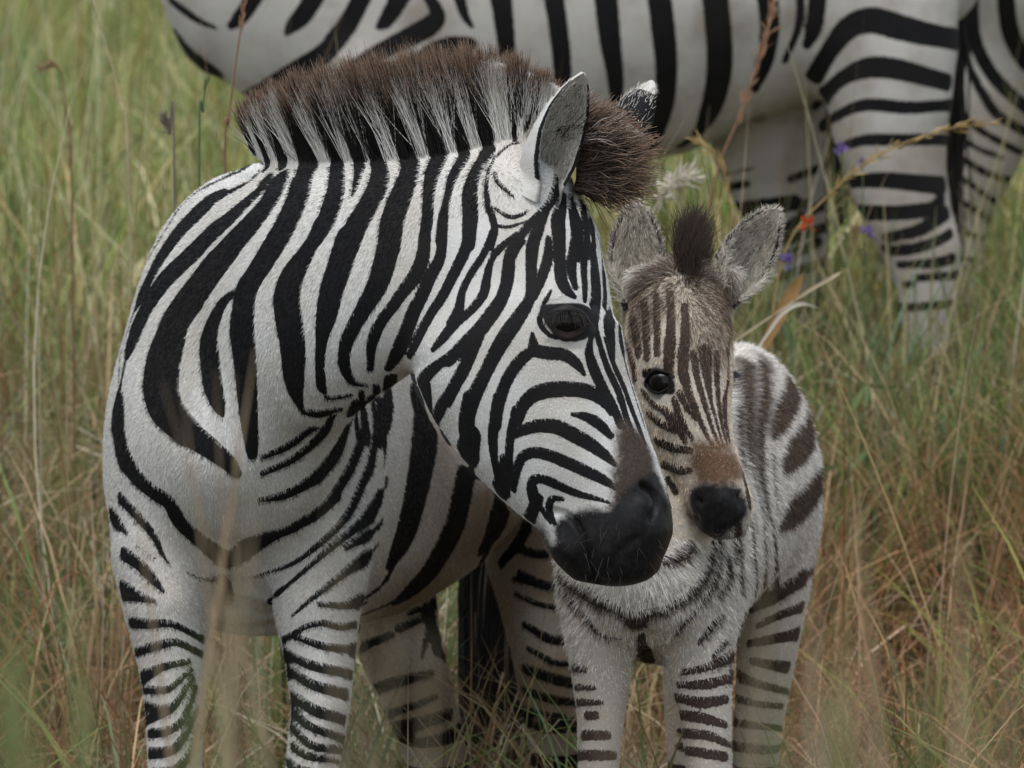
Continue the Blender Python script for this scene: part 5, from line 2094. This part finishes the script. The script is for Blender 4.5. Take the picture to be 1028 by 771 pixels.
flower(811, 226, 11.3, 818, 'orange', 'single orange flower head in front of the shaded hind leg', .022, None)
PURPLE = 'small purple flowers in the grass behind the foal'
flower(790, 263, 11.2, 796, 'purple', 'purple flower beside the foal ear, just right of its tip', .020, PURPLE)
flower(870, 234, 11.6, 864, 'purple', 'purple flower on the striped leg, lowest and furthest from the foal', .020, PURPLE)
flower(845, 152, 11.5, 852, 'purple', 'purple flower cluster highest up, against the back leg', .022, PURPLE)
flower(866, 164, 11.6, 858, 'purple', 'faded purple flower close beside the highest purple cluster', .013, PURPLE)
flower(748, 297, 11.2, 752, 'purple', 'pale purple flower low behind the base of the foal ear', .014, PURPLE)


def seed_stalk(pts, d, label, col, spread, n, seed, r=.0022, grp=None, hl=.02, tail=.5):
    g = np.random.default_rng(seed)
    P = [at(x, y, d + dd) for x, y, dd in pts]
    foot = P[0].copy(); foot[2] = ground_z(foot[0], foot[1]) - .01
    t = thing('grass_stalk', label, 'grass stalk', foot, grp)
    _, c = stalk_curve([foot] + P, r, r * .5, M_GRASS, 'stem', t, col, n=40)
    k = len(c)
    i = g.integers(int(k * (1 - tail)), k - 1, n)
    ax_ = unit(c[np.minimum(i + 1, k - 1)] - c[i - 1])
    ds = ax_ * 1.0 + g.normal(0, spread, (n, 3))
    leaflets(c[i] + g.normal(0, .002, (n, 3)), ds, hl, .0035, np.array(col) * 1.1, 'seed_head', t, seed=seed, curl=.2)


GOLD = np.array([.42, .30, .12])
seed_stalk([(770, 420, 0), (786, 260, 0), (835, 193, 0), (890, 152, 0), (950, 130, .05), (1000, 124, .05)], 11.4, 'long golden seed stalk arching right across the striped hind leg', GOLD, .35, 90, 5, tail=.52, r=.0021, hl=.022)
seed_stalk([(700, 330, 0), (715, 190, 0), (745, 110, 0), (768, 40, 0), (782, -20, .05)], 11.6, 'brown seed stalk standing upright in front of the striped flank', RUST * 1.2, .30, 70, 6, tail=.45, hl=.026)
seed_stalk([(735, 260, 0), (732, 200, 0), (722, 160, 0), (700, 140, 0)], 11.3, 'short drooping golden seed stalk before the shaded inner leg', GOLD, .3, 40, 7, hl=.022)
seed_stalk([(640, 260, 0), (655, 215, 0), (672, 188, 0), (690, 176, 0)], 11.0, 'feathery pale seed head between the forelock and the foal ear', PALE * .9, .9, 110, 8, tail=.4, hl=.034)
seed_stalk([(655, 260, 0), (640, 222, 0), (628, 205, 0)], 11.0, 'small pale seed head just under the forelock', STRAW, .9, 60, 9, tail=.4, hl=.028)
seed_stalk([(226, 200, 0), (230, 120, 0), (240, 40, 0), (250, -20, 0)], 10.2, 'thin reddish stalk running up past the chest of the zebra behind', RUST, .2, 20, 10, tail=.25)
seed_stalk([(72, 190, 0), (66, 110, 0), (60, 70, 0), (40, 68, 0)], 11.5, 'reddish stalk with a bent dark tip at the upper left', RUST, .5, 36, 11, tail=.25, hl=.016)
seed_stalk([(130, 200, 0), (118, 90, 0), (98, 20, 0), (88, -20, 0)], 11.0, 'pale straw stalk leaning left across the upper left grass', STRAW, .2, 14, 12, tail=.2)
seed_stalk([(175, 165, 0), (170, 135, 0), (164, 116, 0)], 10.4, 'short stalk with a grey seed head left of the mane', np.array([.25, .22, .17]), .35, 50, 13, tail=.35, hl=.014)
seed_stalk([(200, 190, 0), (204, 110, 0), (206, 85, 0)], 10.0, 'dark green stem rising beside the reddish stalk left of the mane', GREEN * .9, .2, 8, 14, tail=.2)

# a broad dry leaf folded over behind the foal, and bent pale blades
def blade_thing(pts, d, w, label, col, name='dry_leaf', grp=None):
    P = catmull(np.array([at(x, y, d + dd) for x, y, dd in pts]), 22)
    foot = P[0].copy(); foot[2] = ground_z(foot[0], foot[1]) - .01
    d0 = unit(P[0] - P[1])
    d0[2] = min(d0[2], -.35)
    foot = P[0] + d0 * (P[0][2] - ground_z(P[0][0], P[0][1])) / -d0[2]
    P = np.vstack([foot, P])
    T = unit(np.gradient(P, axis=0)); s = unit(np.cross(T, FV)); u = np.cross(s, T)
    k = np.linspace(0, 1, len(P))[:, None]
    wd = w / 2 * np.interp(k, [0, .2, .7, 1], [.5, .9, 1, .05])
    V = np.stack([P - s * wd, P + u * wd * .35, P + s * wd], 1).reshape(-1, 3)
    F = []
    for i in range(len(P) - 1):
        F += [(3 * i, 3 * i + 1, 3 * i + 4, 3 * i + 3), (3 * i + 1, 3 * i + 2, 3 * i + 5, 3 * i + 4)]
    o = mesh_from([(V, np.array(F), np.tile(col, (len(V), 1)))], name, M_GRASS)
    o['label'] = label; o['category'] = 'leaf'
    if grp:
        o['group'] = grp


blade_thing([(768, 345, 0), (782, 318, 0), (796, 292, 0), (806, 274, 0)], 10.6, .020, 'broad rusty dry leaf leaning up behind the foal rump', np.array([.36, .21, .08]))
blade_thing([(770, 336, 0), (785, 315, 0), (803, 305, 0), (822, 309, .02)], 10.5, .007, 'pale bent grass blade curling right of the broad dry leaf', PALE)
blade_thing([(800, 300, 0), (815, 290, 0), (836, 278, 0), (846, 272, .02)], 10.6, .006, 'pale straight blade above the bent one behind the foal', STRAW)
